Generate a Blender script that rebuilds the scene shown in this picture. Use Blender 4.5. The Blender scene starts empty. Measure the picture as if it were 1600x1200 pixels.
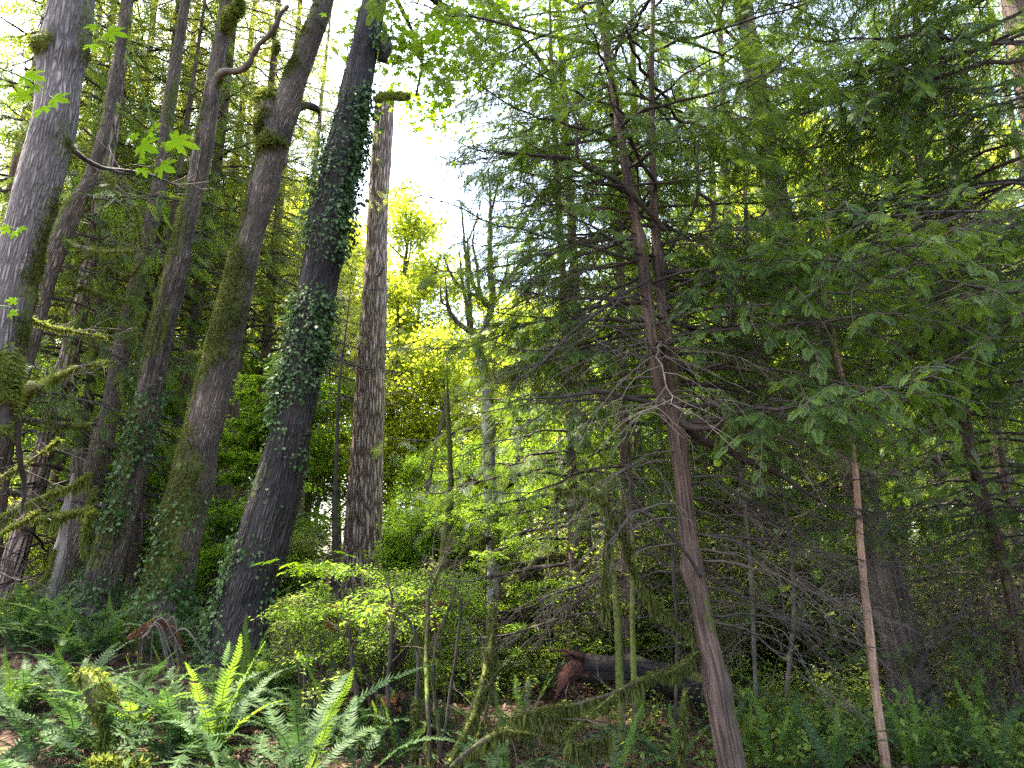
import bpy, math
import numpy as np
from math import radians, sin, cos, pi

# ---------------------------------------------------------------- camera, sky, sun, exposure
SC = bpy.context.scene
COL = SC.collection
PITCH = radians(13.7)
CAMZ = 1.6
FPX = 1155.0
cam = bpy.data.cameras.new('camera')
cam.sensor_width = 36.0
cam.lens = FPX / 1600.0 * 36.0
cam.clip_end = 2000
cam.clip_start = 0.05
camo = bpy.data.objects.new('camera', cam)
camo.location = (0, 0, CAMZ)
camo.rotation_euler = (radians(90) + PITCH, 0, 0)
COL.objects.link(camo)
SC.camera = camo

SUN_EL = radians(67)
SUN_AZ = radians(-58)            # measured from +Y (view direction) towards +X; negative = to the left
W = bpy.data.worlds.new('World')
SC.world = W
W.use_nodes = True
nt = W.node_tree
bg = nt.nodes['Background']
sky = nt.nodes.new('ShaderNodeTexSky')
sky.sky_type = 'NISHITA'
sky.sun_disc = False
sky.sun_elevation = SUN_EL
sky.sun_rotation = SUN_AZ
sky.air_density = 1.0
sky.dust_density = 4.0
sky.ozone_density = 0.3
nt.links.new(sky.outputs[0], bg.inputs[0])
bg.inputs[1].default_value = 0.15
sl = bpy.data.lights.new('sun', 'SUN')
sl.energy = 4.8
sl.angle = radians(0.5)
sl.color = (1.0, 0.93, 0.80)
so = bpy.data.objects.new('sun', sl)
COL.objects.link(so)
_d = (sin(SUN_AZ) * cos(SUN_EL), cos(SUN_AZ) * cos(SUN_EL), sin(SUN_EL))
import mathutils
so.rotation_euler = mathutils.Vector(_d).to_track_quat('Z', 'Y').to_euler()
SC.view_settings.view_transform = 'Standard'
SC.view_settings.look = 'None'
SC.view_settings.exposure = 3.45
SC.view_settings.gamma = 1.0
SC.render.engine = 'CYCLES'
cy = SC.cycles
cy.max_bounces = 7
cy.diffuse_bounces = 5
cy.glossy_bounces = 2
cy.transmission_bounces = 5
cy.transparent_max_bounces = 4
cy.sample_clamp_indirect = 6
cy.use_denoising = False
try:
    cy.denoiser = 'OPENIMAGEDENOISE'
    cy.denoising_input_passes = 'RGB_ALBEDO_NORMAL'
except Exception:
    pass
cy.caustics_reflective = False
cy.caustics_refractive = False

# ---------------------------------------------------------------- small maths
CP, SP = cos(PITCH), sin(PITCH)
A = np.array
def pt(px, py, Y):
    """point of the place that stands Y metres ahead and shows at px,py of the photograph"""
    dx, up = px - 800.0, 600.0 - py
    t = Y / (FPX * CP - up * SP)
    return A([dx * t, Y, CAMZ + (FPX * SP + up * CP) * t]), t
def xat(px, Y, z=0.0):
    depth = Y * CP + (z - CAMZ) * SP
    return (px - 800.0) / FPX * depth
def nrm(v):
    v = np.asarray(v, float)
    return v / (np.linalg.norm(v, axis=-1, keepdims=True) + 1e-12)
def _h(ix, iy, iz, s):
    h = (ix * 374761393 + iy * 668265263 + iz * 2147483647 + s * 1274126177) & 0xffffffff
    h = ((h ^ (h >> 13)) * 1274126177) & 0xffffffff
    return ((h ^ (h >> 16)) & 0xffff) / 65535.0
def noise(p, s=0):
    p = np.asarray(p, float)
    i = np.floor(p).astype(np.int64); f = p - i
    f = f * f * (3 - 2 * f)
    x, y, z = i[..., 0], i[..., 1], i[..., 2]
    fx, fy, fz = f[..., 0], f[..., 1], f[..., 2]
    def L(a, b, t): return a + (b - a) * t
    r = L(L(L(_h(x, y, z, s), _h(x+1, y, z, s), fx), L(_h(x, y+1, z, s), _h(x+1, y+1, z, s), fx), fy),
          L(L(_h(x, y, z+1, s), _h(x+1, y, z+1, s), fx), L(_h(x, y+1, z+1, s), _h(x+1, y+1, z+1, s), fx), fy), fz)
    return r * 2 - 1
def fbm(p, s=0, o=3):
    p = np.asarray(p, float); r = 0; a = 1.0
    for k in range(o):
        r = r + a * noise(p * 2 ** k, s + k); a *= 0.5
    return r
def sstep(a, b, x):
    t = np.clip((x - a) / (b - a), 0, 1)
    return t * t * (3 - 2 * t)
def gz(x, y):
    x = np.asarray(x, float); y = np.asarray(y, float)
    bank = 0.75 * sstep(4.6, 8.6, y) * sstep(0.2, -3.2, x) * (1 - 0.5 * sstep(11, 18, y))
    p = np.stack([x * 0.35, y * 0.35, np.zeros_like(x)], -1)
    far = 0.012 * np.maximum(y - 25, 0) * 1.0
    return bank + 0.10 * fbm(p, 5) + 0.03 * noise(p * 6, 9) + far
def catmull(P, n):
    P = np.asarray(P, float)
    if len(P) == 2:
        t = np.linspace(0, 1, n)[:, None]
        return P[0] * (1 - t) + P[1] * t
    Q = np.vstack([2 * P[0] - P[1], P, 2 * P[-1] - P[-2]])
    seg = len(P) - 1
    u = np.linspace(0, seg, n)
    i = np.minimum(u.astype(int), seg - 1); t = (u - i)[:, None]
    p0, p1, p2, p3 = Q[i], Q[i+1], Q[i+2], Q[i+3]
    return 0.5 * (2*p1 + (p2-p0)*t + (2*p0-5*p1+4*p2-p3)*t*t + (3*p1-p0-3*p2+p3)*t**3)

# ---------------------------------------------------------------- mesh collector
class MB:
    def __init__(s):
        s.v = []; s.f = []; s.n = 0; s.att = {}
        s.chunks = []
    def add(s, v, faces, tint=None, **att):
        """faces: list of int arrays (m,k)"""
        v = np.asarray(v, float).reshape(-1, 3)
        s.v.append(v)
        for f in faces:
            s.f.append(np.asarray(f, np.int64) + s.n)
        s.chunks.append((len(v), tint, att))
        s.n += len(v)
    def build(s, name, mat, parent=None, origin=(0, 0, 0), smooth=False):
        me = bpy.data.meshes.new(name)
        if s.n:
            v = np.concatenate(s.v) - A(origin)
            me.vertices.add(len(v)); me.vertices.foreach_set('co', v.astype(np.float32).ravel())
            li = np.concatenate([f.ravel() for f in s.f])
            tot = np.concatenate([np.full(len(f), f.shape[1]) for f in s.f])
            st = np.concatenate([[0], np.cumsum(tot)[:-1]])
            me.loops.add(len(li)); me.loops.foreach_set('vertex_index', li.astype(np.int32))
            me.polygons.add(len(tot)); me.polygons.foreach_set('loop_start', st.astype(np.int32))
            me.polygons.foreach_set('loop_total', tot.astype(np.int32))
            if smooth: me.polygons.foreach_set('use_smooth', np.ones(len(tot), bool))
            me.update(calc_edges=True)
            def fill(key, dim):
                out = np.zeros((len(v), dim) if dim > 1 else len(v)); o = 0
                for n, t, a in s.chunks:
                    val = t if key == 'tint' else a.get(key)
                    if val is not None: out[o:o+n] = val
                    o += n
                return out
            a = me.attributes.new('tint', 'FLOAT', 'POINT'); a.data.foreach_set('value', fill('tint', 1).astype(np.float32))
            keys = set(k for c in s.chunks for k in c[2])
            if 'moss' in keys:
                a = me.attributes.new('moss', 'FLOAT', 'POINT'); a.data.foreach_set('value', fill('moss', 1).astype(np.float32))
            if 'straight' in keys:
                a = me.attributes.new('straight', 'FLOAT_VECTOR', 'POINT'); a.data.foreach_set('vector', fill('straight', 3).astype(np.float32).ravel())
        me.materials.append(mat)
        o = bpy.data.objects.new(name, me)
        COL.objects.link(o)
        if parent: o.parent = parent
        else: o.location = origin
        return o

def tube(mb, P, R, seg=8, lump=0.0, ls=2.0, moss=None, sid=0, tint=0.5, cap=True, fine=0.0, knots=0):
    """swept tube through P with radii R; returns surface points, normals, moss"""
    P = np.asarray(P, float); n = len(P)
    R = np.broadcast_to(np.asarray(R, float), (n,))
    T = np.gradient(P, axis=0); T = nrm(T)
    ref = A([0, 0, 1.0]) if abs(T[0][2]) < 0.9 else A([1.0, 0, 0])
    U = np.zeros((n, 3)); u = ref
    for i in range(n):
        u = u - T[i] * (u @ T[i]); u = u / (np.linalg.norm(u) + 1e-9); U[i] = u
    V = np.cross(T, U)
    a = np.linspace(0, 2 * pi, seg, endpoint=False)
    N = U[:, None] * np.cos(a)[None, :, None] + V[:, None] * np.sin(a)[None, :, None]
    rr = R[:, None, None]
    pos = P[:, None] + N * rr
    s = np.concatenate([[0], np.cumsum(np.linalg.norm(np.diff(P, axis=0), axis=1))])
    r0 = max(R.mean(), 1e-3)
    st = np.stack([np.cos(a)[None] * r0 + 0 * s[:, None], np.sin(a)[None] * r0 + 0 * s[:, None], 0 * a[None] + s[:, None]], -1)
    m = np.zeros(pos.shape[:2])
    if lump:
        pos = pos + N * (rr * lump * fbm(pos * ls, sid, 3)[..., None])
    if fine:
        q = st.copy(); q[..., 2] *= 0.22
        pos = pos + N * (fine * fbm(q * 22 + sid, sid + 3, 2)[..., None])
    if knots:
        kr = np.random.default_rng(sid + 700)
        for _ in range(knots):
            c = pos[kr.integers(2, n - 2), kr.integers(0, seg)]; w_ = kr.uniform(0.04, 0.10); h_ = kr.uniform(-0.4, 0.9) * w_ * 0.55
            pos = pos + N * (h_ * np.exp(-((pos - c) ** 2).sum(-1) / w_ ** 2))[..., None]
    if moss is not None:
        m = moss(pos, N, s)
        pos = pos + N * (np.minimum(0.011, 0.22 * rr) * m[..., None] * (1 + noise(pos * 30, sid)[..., None]))
    idx = np.arange(n * seg).reshape(n, seg)
    q = np.stack([idx[:-1], np.roll(idx[:-1], -1, 1), np.roll(idx[1:], -1, 1), idx[1:]], -1).reshape(-1, 4)
    v = pos.reshape(-1, 3); stv = st.reshape(-1, 3); mv = m.reshape(-1)
    faces = [q]
    if cap:
        v = np.vstack([v, P[0], P[-1] + T[-1] * R[-1] * 0.5]); stv = np.vstack([stv, st[0, 0], st[-1, 0]]); mv = np.concatenate([mv, [0, 0]])
        k = n * seg
        f1 = np.stack([np.full(seg, k), np.roll(idx[0], -1), idx[0]], -1)
        f2 = np.stack([np.full(seg, k + 1), idx[-1], np.roll(idx[-1], -1)], -1)
        faces += [f1, f2]
    mb.add(v, faces, tint, moss=mv, straight=stv)
    return pos, N, m

def multi_tubes(mb, paths, radii, seg=3, tint=None):
    """many thin equal-length polylines at once: paths (k,n,3), radii (k,n)"""
    P = np.asarray(paths, float)
    if len(P) == 0: return
    k, n, _ = P.shape
    R = np.broadcast_to(np.asarray(radii, float), (k, n))
    T = nrm(np.gradient(P, axis=1))
    ref = np.where(np.abs(T[:, :1, 2:3]) < 0.9, A([0, 0, 1.0]), A([1.0, 0, 0]))
    U = nrm(ref - T * (T * ref).sum(-1, keepdims=True)); V = np.cross(T, U)
    a = np.linspace(0, 2 * pi, seg, endpoint=False)
    pos = P[:, :, None] + (U[:, :, None] * np.cos(a)[None, None, :, None] + V[:, :, None] * np.sin(a)[None, None, :, None]) * R[:, :, None, None]
    idx = np.arange(k * n * seg).reshape(k, n, seg)
    q = np.stack([idx[:, :-1], np.roll(idx[:, :-1], -1, 2), np.roll(idx[:, 1:], -1, 2), idx[:, 1:]], -1).reshape(-1, 4)
    t = None if tint is None else np.repeat(tint, n * seg)
    mb.add(pos.reshape(-1, 3), [q], 0.5 if t is None else t)

def inst(mb, tv, tf, loc, M, tint):
    """copies of template (tv, tf) with matrices M (k,3,3; columns are axes) at loc (k,3)"""
    loc = np.asarray(loc, float); k = len(loc)
    if k == 0: return
    v = np.einsum('kij,nj->kni', M, tv) + loc[:, None]
    off = (np.arange(k) * len(tv))[:, None, None]
    mb.add(v.reshape(-1, 3), [(f[None] + off).reshape(-1, f.shape[1]) for f in tf], np.repeat(tint, len(tv)))

def frames(fwd, up, scale):
    f = nrm(fwd); s = nrm(np.cross(up, f)); u = np.cross(f, s)
    sc = np.asarray(scale, float)
    if sc.ndim == 1: sc = sc[:, None, None]
    return np.stack([f, s, u], -1) * sc

# ---------------------------------------------------------------- materials
def mat(name):
    m = bpy.data.materials.new(name); m.use_nodes = True
    n = m.node_tree; n.nodes.clear()
    o = n.nodes.new('ShaderNodeOutputMaterial')
    def N(t, **k):
        x = n.nodes.new('ShaderNode' + t)
        for a, b in k.items():
            if a[0] == 'i' and a[1:].isdigit(): x.inputs[int(a[1:])].default_value = b
            elif a.startswith('in_'): x.inputs[a[3:].replace('_', ' ')].default_value = b
            else: setattr(x, a, b)
        return x
    return m, n, o, N, n.links.new
def c4(c): return (c[0], c[1], c[2], 1)

def leaf_mat(name, dark, light, trans, tw=0.4, gloss=0.35, rough=0.55):
    m, n, o, N, L = mat(name)
    at = N('Attribute', attribute_name='tint')
    geo = N('NewGeometry')
    nz = N('TexNoise'); nz.inputs['Scale'].default_value = 1.3
    tc = N('TexCoord'); L(tc.outputs['Object'], nz.inputs['Vector'])
    ad = N('Math', operation='MULTIPLY_ADD'); L(nz.outputs[0], ad.inputs[0]); ad.inputs[1].default_value = 0.7; 
    sb = N('Math', operation='SUBTRACT'); L(at.outputs['Fac'], sb.inputs[0]); sb.inputs[1].default_value = 0.35
    L(sb.outputs[0], ad.inputs[2])
    mx = N('Mix', data_type='RGBA'); mx.clamp_factor = True
    mx.inputs[6].default_value = c4(dark); mx.inputs[7].default_value = c4(light); L(ad.outputs[0], mx.inputs[0])
    pb = N('BsdfPrincipled'); L(mx.outputs[2], pb.inputs['Base Color'])
    pb.inputs['Roughness'].default_value = rough; pb.inputs['Specular IOR Level'].default_value = gloss * 0.5
    tr = N('BsdfTranslucent')
    m2 = N('Mix', data_type='RGBA'); m2.inputs[0].default_value = 0.6
    L(mx.outputs[2], m2.inputs[6]); m2.inputs[7].default_value = c4(trans)
    L(m2.outputs[2], tr.inputs[0])
    ms = N('MixShader'); ms.inputs[0].default_value = tw
    L(pb.outputs[0], ms.inputs[1]); L(tr.outputs[0], ms.inputs[2]); L(ms.outputs[0], o.inputs[0])
    return m

def bark_mat(name, ridge, furrow, kind='ridge', scale=1.0, moss=(0.075, 0.085, 0.018), moss2=(0.16, 0.17, 0.03), bump=0.03, pale=None, pale_amt=0.0):
    m, n, o, N, L = mat(name)
    at = N('Attribute', attribute_name='straight')
    mp = N('Mapping'); L(at.outputs['Vector'], mp.inputs['Vector'])
    sz = {'ridge': 0.10, 'plate': 0.12, 'fibre': 0.045, 'smooth': 0.8}[kind]
    mp.inputs['Scale'].default_value = (scale, scale, scale * sz)
    wn = N('TexNoise'); wn.inputs['Scale'].default_value = 9; wn.inputs['Detail'].default_value = 3; L(mp.outputs[0], wn.inputs['Vector'])
    dv = N('VectorMath', operation='MULTIPLY_ADD'); L(wn.outputs['Color'], dv.inputs[0]); dv.inputs[1].default_value = (0.07,) * 3 if kind != 'plate' else (0.11, 0.11, 0.04); L(mp.outputs[0], dv.inputs[2])
    fine = N('TexNoise'); fine.inputs['Scale'].default_value = 60 if kind != 'fibre' else 170; fine.inputs['Detail'].default_value = 5; fine.inputs['Roughness'].default_value = 0.65
    L(mp.outputs[0], fine.inputs['Vector'])
    if kind in ('ridge', 'plate'):
        vo = N('TexVoronoi', feature='DISTANCE_TO_EDGE'); vo.inputs['Scale'].default_value = 46 if kind == 'ridge' else 16
        L(dv.outputs[0], vo.inputs['Vector'])
        rp = N('MapRange'); rp.inputs[1].default_value = 0.02; rp.inputs[2].default_value = 0.30; L(vo.outputs['Distance'], rp.inputs[0])
        h0 = rp.outputs[0]
        if kind == 'ridge':
            d2 = N('VectorMath', operation='MULTIPLY_ADD'); L(wn.outputs['Color'], d2.inputs[0]); d2.inputs[1].default_value = (0.12, 0.12, 0.25)
            m2 = N('Mapping'); L(at.outputs['Vector'], m2.inputs['Vector']); m2.inputs['Scale'].default_value = (scale, scale, scale * 0.42); L(m2.outputs[0], d2.inputs[2])
            v2 = N('TexVoronoi', feature='DISTANCE_TO_EDGE'); v2.inputs['Scale'].default_value = 12; L(d2.outputs[0], v2.inputs['Vector'])
            r2 = N('MapRange'); r2.inputs[1].default_value = 0.0; r2.inputs[2].default_value = 0.14; r2.inputs[3].default_value = 0.25; L(v2.outputs['Distance'], r2.inputs[0])
            mm = N('Math', operation='MULTIPLY'); L(h0, mm.inputs[0]); L(r2.outputs[0], mm.inputs[1]); h0 = mm.outputs[0]
    else:
        h1 = N('TexNoise'); h1.inputs['Scale'].default_value = 45 if kind == 'fibre' else 14; h1.inputs['Detail'].default_value = 4; L(dv.outputs[0], h1.inputs['Vector'])
        rp = N('MapRange'); rp.inputs[1].default_value = 0.35; rp.inputs[2].default_value = 0.65; L(h1.outputs[0], rp.inputs[0])
        h0 = rp.outputs[0]
    hm = N('Math', operation='MULTIPLY_ADD'); L(fine.outputs[0], hm.inputs[0]); hm.inputs[1].default_value = 0.9 if kind != 'plate' else 0.45; L(h0, hm.inputs[2])
    cr = N('MapRange'); cr.inputs[1].default_value = 0.25; cr.inputs[2].default_value = 1.5 if kind != 'plate' else 1.1; L(hm.outputs[0], cr.inputs[0])
    mx = N('Mix', data_type='RGBA'); L(cr.outputs[0], mx.inputs[0]); mx.inputs[6].default_value = c4(furrow); mx.inputs[7].default_value = c4(ridge)
    col = mx.outputs[2]
    # broad colour drift
    tc = N('TexCoord'); big = N('TexNoise'); big.inputs['Scale'].default_value = 2.2; big.inputs['Detail'].default_value = 5; L(tc.outputs['Object'], big.inputs['Vector'])
    br = N('MapRange'); br.inputs[1].default_value = 0.3; br.inputs[2].default_value = 0.7; br.inputs[3].default_value = 0.55 if kind != 'plate' else 0.85; br.inputs[4].default_value = 1.35 if kind != 'plate' else 1.15; L(big.outputs[0], br.inputs[0])
    mu = N('VectorMath', operation='SCALE'); L(col, mu.inputs[0]); L(br.outputs[0], mu.inputs[3]); col = mu.outputs[0]
    if pale is not None:
        pn = N('TexNoise'); pn.inputs['Scale'].default_value = 6; pn.inputs['Detail'].default_value = 6; pn.inputs['Roughness'].default_value = 0.7; L(tc.outputs['Object'], pn.inputs['Vector'])
        pr = N('MapRange'); pr.inputs[1].default_value = 0.62 - 0.25 * pale_amt; pr.inputs[2].default_value = 0.68 - 0.25 * pale_amt; L(pn.outputs[0], pr.inputs[0])
        pm = N('Mix', data_type='RGBA'); L(pr.outputs[0], pm.inputs[0]); L(col, pm.inputs[6]); pm.inputs[7].default_value = c4(pale); col = pm.outputs[2]
    ma = N('Attribute', attribute_name='moss')
    mn = N('TexNoise'); mn.inputs['Scale'].default_value = 7; mn.inputs['Detail'].default_value = 6; mn.inputs['Roughness'].default_value = 0.7; L(tc.outputs['Object'], mn.inputs['Vector'])
    md = N('Math', operation='MULTIPLY_ADD'); L(mn.outputs[0], md.inputs[0]); md.inputs[1].default_value = 1.2; md.inputs[2].default_value = -0.6
    m3 = N('Math', operation='ADD'); L(ma.outputs['Fac'], m3.inputs[0]); L(md.outputs[0], m3.inputs[1])
    mr = N('MapRange'); mr.inputs[1].default_value = 0.38; mr.inputs[2].default_value = 0.6; L(m3.outputs[0], mr.inputs[0])
    mc = N('Mix', data_type='RGBA'); mf = N('TexNoise'); mf.inputs['Scale'].default_value = 30; mf.inputs['Detail'].default_value = 4; L(tc.outputs['Object'], mf.inputs['Vector'])
    L(mf.outputs[0], mc.inputs[0]); mc.inputs[6].default_value = c4(A(moss) * 0.5); mc.inputs[7].default_value = c4(moss2)
    fx = N('Mix', data_type='RGBA'); L(mr.outputs[0], fx.inputs[0]); L(col, fx.inputs[6]); L(mc.outputs[2], fx.inputs[7])
    pb = N('BsdfPrincipled'); L(fx.outputs[2], pb.inputs['Base Color']); pb.inputs['Roughness'].default_value = 0.85; pb.inputs['Specular IOR Level'].default_value = 0.25
    hh = N('Math', operation='MULTIPLY_ADD'); L(mf.outputs[0], hh.inputs[0]); L(mr.outputs[0], hh.inputs[1]); L(hm.outputs[0], hh.inputs[2])
    bp = N('Bump'); bp.inputs['Strength'].default_value = 1.0; bp.inputs['Distance'].default_value = bump; L(hh.outputs[0], bp.inputs['Height']); L(bp.outputs[0], pb.inputs['Normal'])
    L(pb.outputs[0], o.inputs[0])
    return m

M = {}
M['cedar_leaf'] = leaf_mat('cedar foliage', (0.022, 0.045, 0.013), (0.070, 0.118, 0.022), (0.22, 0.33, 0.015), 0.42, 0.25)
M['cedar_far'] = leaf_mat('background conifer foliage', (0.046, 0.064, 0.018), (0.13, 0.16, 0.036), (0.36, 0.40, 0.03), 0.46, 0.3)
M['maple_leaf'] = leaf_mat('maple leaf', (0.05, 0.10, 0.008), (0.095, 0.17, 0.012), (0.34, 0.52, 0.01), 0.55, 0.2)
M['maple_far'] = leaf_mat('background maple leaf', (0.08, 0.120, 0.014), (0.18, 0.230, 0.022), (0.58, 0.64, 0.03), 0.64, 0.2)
M['sprig_leaf'] = leaf_mat('sunlit maple leaf', (0.10, 0.18, 0.008), (0.13, 0.23, 0.010), (0.42, 0.60, 0.01), 0.5, 0.0, 0.9)  # brighter maple leaf: the glow of sun through it is put into the colour
M['bush_leaf'] = leaf_mat('shrub leaf', (0.06, 0.12, 0.012), (0.13, 0.22, 0.02), (0.34, 0.52, 0.02), 0.5, 0.2)
M['under_leaf'] = leaf_mat('undergrowth leaf', (0.06, 0.095, 0.018), (0.15, 0.20, 0.035), (0.36, 0.42, 0.05), 0.45, 0.3)
M['fern_dark'] = leaf_mat('old fern frond', (0.020, 0.040, 0.012), (0.046, 0.080, 0.026), (0.08, 0.17, 0.03), 0.25, 0.2, 0.6)
M['fern_new'] = leaf_mat('young fern frond', (0.045, 0.095, 0.012), (0.085, 0.145, 0.02), (0.22, 0.34, 0.02), 0.42, 0.2)
M['ivy'] = leaf_mat('ivy leaf', (0.016, 0.040, 0.009), (0.042, 0.088, 0.018), (0.10, 0.20, 0.02), 0.3, 0.25, 0.5)
M['ivy_pale'] = leaf_mat('pale ivy leaf', (0.05, 0.085, 0.03), (0.12, 0.17, 0.065), (0.12, 0.2, 0.06), 0.2, 0.25, 0.55)
M['moss'] = leaf_mat('moss', (0.045, 0.055, 0.010), (0.15, 0.17, 0.03), (0.24, 0.28, 0.04), 0.35, 0.1, 0.9)
M['moss_dark'] = leaf_mat('dark moss', (0.030, 0.036, 0.010), (0.095, 0.10, 0.022), (0.16, 0.18, 0.03), 0.3, 0.1, 0.9)
M['litter'] = leaf_mat('fallen leaf', (0.028, 0.016, 0.010), (0.105, 0.056, 0.034), (0.2, 0.1, 0.05), 0.15, 0.3, 0.6)
M['dead_leaf'] = leaf_mat('withered brown foliage', (0.035, 0.015, 0.010), (0.10, 0.045, 0.025), (0.25, 0.09, 0.03), 0.3, 0.2, 0.7)

M['bark_maple'] = bark_mat('maple bark', (0.27, 0.19, 0.135), (0.040, 0.029, 0.023), 'ridge', 1.1, bump=0.035)
M['bark_grey'] = bark_mat('grey maple bark', (0.31, 0.24, 0.20), (0.06, 0.048, 0.043), 'ridge', 0.9, bump=0.035)
M['bark_ivied'] = bark_mat('dark ridged bark', (0.075, 0.058, 0.048), (0.015, 0.012, 0.011), 'ridge', 0.9, bump=0.04)
M['bark_fir'] = bark_mat('fir bark', (0.44, 0.31, 0.25), (0.07, 0.040, 0.031), 'plate', 1.0, bump=0.045)
M['bark_cedar'] = bark_mat('cedar bark', (0.19, 0.12, 0.085), (0.030, 0.018, 0.013), 'fibre', 1.3, bump=0.022)
M['bark_cedar_old'] = bark_mat('old cedar bark', (0.17, 0.125, 0.10), (0.035, 0.026, 0.022), 'fibre', 0.6, bump=0.03)
M['bark_snag'] = bark_mat('weathered snag wood', (0.36, 0.29, 0.23), (0.09, 0.06, 0.05), 'fibre', 0.8, bump=0.02)
M['bark_alder'] = bark_mat('alder bark', (0.30, 0.26, 0.22), (0.12, 0.10, 0.085), 'smooth', 1.0, bump=0.01, pale=(0.60, 0.57, 0.52), pale_amt=0.3)
M['bark_young'] = bark_mat('young cedar bark', (0.40, 0.24, 0.15), (0.15, 0.08, 0.05), 'fibre', 2.0, bump=0.004)
M['twig'] = bark_mat('twig bark', (0.060, 0.043, 0.033), (0.02, 0.015, 0.012), 'smooth', 1.0, bump=0.003)
M['twig_pale'] = bark_mat('pale dead twig bark', (0.14, 0.105, 0.08), (0.05, 0.038, 0.03), 'smooth', 1.0, bump=0.003)
M['rot'] = bark_mat('rotten red wood', (0.17, 0.06, 0.04), (0.03, 0.012, 0.009), 'fibre', 0.5, bump=0.03)
M['log'] = bark_mat('log bark', (0.05, 0.034, 0.028), (0.010, 0.008, 0.007), 'fibre', 0.5, bump=0.03)

# ---------------------------------------------------------------- tagging
def thing(name, loc, label, cat, group=None):
    o = bpy.data.objects.new(name, None); COL.objects.link(o)
    o.location = loc; o['label'] = label; o['category'] = cat
    o.empty_display_size = 0.2
    if group: o['group'] = group
    return o
def tag(o, label, cat, group=None, kind=None):
    if label: o['label'] = label
    if cat: o['category'] = cat
    if group: o['group'] = group
    if kind: o['kind'] = kind
    return o
def copy_tree(o, loc, rz, s, label, group, parent=None):
    c = o.copy(); COL.objects.link(c)
    if parent is None:
        c.location = loc; c.rotation_euler = (0, 0, rz); c.scale = s if hasattr(s, '__len__') else (s, s, s)
        c['label'] = label
        if group: c['group'] = group
    else: c.parent = parent
    for ch in o.children: copy_tree(ch, None, 0, 1, None, None, c)
    return c
# ---------------------------------------------------------------- leaf and frond shapes
def kites(segs):
    """segs: rows (x0,y0,x1,y1,width) -> flat kite quads, tip sagging a little"""
    V = []; F = []
    for x0, y0, x1, y1, w in segs:
        d = A([x1 - x0, y1 - y0]); l = np.linalg.norm(d); d = d / l; p = A([-d[1], d[0]]) * w / 2
        m = A([x0, y0]) + d * l * 0.45
        z = lambda x, y: -0.16 * x * x - 0.25 * abs(y) ** 1.5
        k = len(V)
        for q in ((x0, y0), m - p, (x1, y1), m + p): V.append((q[0], q[1], z(*q)))
        F.append((k, k+1, k+2, k+3))
    return np.array(V), [np.array(F)]
def cedar_spray(hi):
    s = [(0, 0, 1.0, 0, 0.03)]
    n = 8 if hi == 2 else (6 if hi == 1 else 4)
    for i in range(n):
        x = 0.08 + 0.84 * i / n
        l = 0.42 * (1 - x) ** 0.75 + 0.05
        for sg in (1, -1):
            xx = x + (0.03 if sg > 0 else 0)
            ex, ey = xx + l * 0.75, sg * l * 0.72
            s.append((xx, 0, ex, ey, (0.07, 0.05, 0.036)[hi]))
            if hi == 2 and l > 0.16:
                for t in (0.35, 0.6):
                    bx, by = xx + (ex - xx) * t, ey * t
                    s.append((bx, by, bx + l * 0.40, by + sg * l * 0.04, 0.026))
                    s.append((bx, by, bx + l * 0.12, by + sg * l * 0.30, 0.024))
            elif hi == 1 and l > 0.2:
                bx, by = xx + (ex - xx) * 0.45, ey * 0.45
                s.append((bx, by, bx + l * 0.4, by + sg * l * 0.05, 0.045))
    return kites(s)
SPRAY = [cedar_spray(0), cedar_spray(1), cedar_spray(2)]
def maple_shape(detail):
    # outline in unit size: stem at origin, blade ahead
    if detail:
        ang = [-150, -128, -118, -100, -88, -78, -66, -56, -44, -36, -26, -14, 0]
        rad = [0.30, 0.50, 0.40, 0.62, 0.45, 0.28, 0.62, 0.60, 0.84, 0.60, 0.36, 0.72, 1.0]
        aa = [radians(a) for a in ang] + [radians(-a) for a in ang[-2::-1]]
        rr = rad + rad[-2::-1]
    else:
        ang = [-140, -95, -70, -42, -22, 0]; rad = [0.35, 0.62, 0.3, 0.88, 0.4, 1.0]
        aa = [radians(a) for a in ang] + [radians(-a) for a in ang[-2::-1]]
        rr = rad + rad[-2::-1]
    P = [(0, 0, 0)]
    for a, r in zip(aa, rr):
        x, y = r * cos(a) * 0.62 + 0.28, r * sin(a) * 0.62
        P.append((x, y, -0.10 * r * r + 0.10 * abs(sin(3 * a)) * 0.3))
    P[0] = (0.22, 0, 0.02)
    n = len(P)
    F = np.array([(0, i, i + 1) for i in range(1, n - 1)])
    return np.array(P), [F]
MAPLE_HI = maple_shape(True); MAPLE_LO = maple_shape(False)
LEAF = (np.array([(0, 0, 0), (0.4, -0.27, 0.05), (1, 0, -0.1), (0.4, 0.27, 0.05), (0.5, 0, -0.02)]), [np.array([(0, 1, 4), (4, 1, 2), (4, 2, 3), (0, 4, 3)])])
BLADE = (np.array([(0, -0.10, 0), (0, 0.10, 0), (1, 0, 0.0)]), [np.array([(0, 1, 2)])])
TUFT = (np.array([(0, -0.16, 0), (0, 0.16, 0), (0.6, 0.13, 0.05), (1.0, 0.0, -0.1), (0.6, -0.13, 0.05)]), [np.array([(0, 1, 2, 3, 4)])])
def ivy_shape():
    P = [(0, 0, 0), (0.05, -0.42, -0.05), (0.42, -0.30, 0.02), (0.55, -0.52, -0.05), (0.62, -0.2, 0.03), (1.0, 0, -0.08), (0.62, 0.2, 0.03), (0.55, 0.52, -0.05), (0.42, 0.30, 0.02), (0.05, 0.42, -0.05)]
    return np.array(P), [np.array([(0, i, i + 1) for i in range(1, 9)])]
IVY = ivy_shape()

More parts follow.
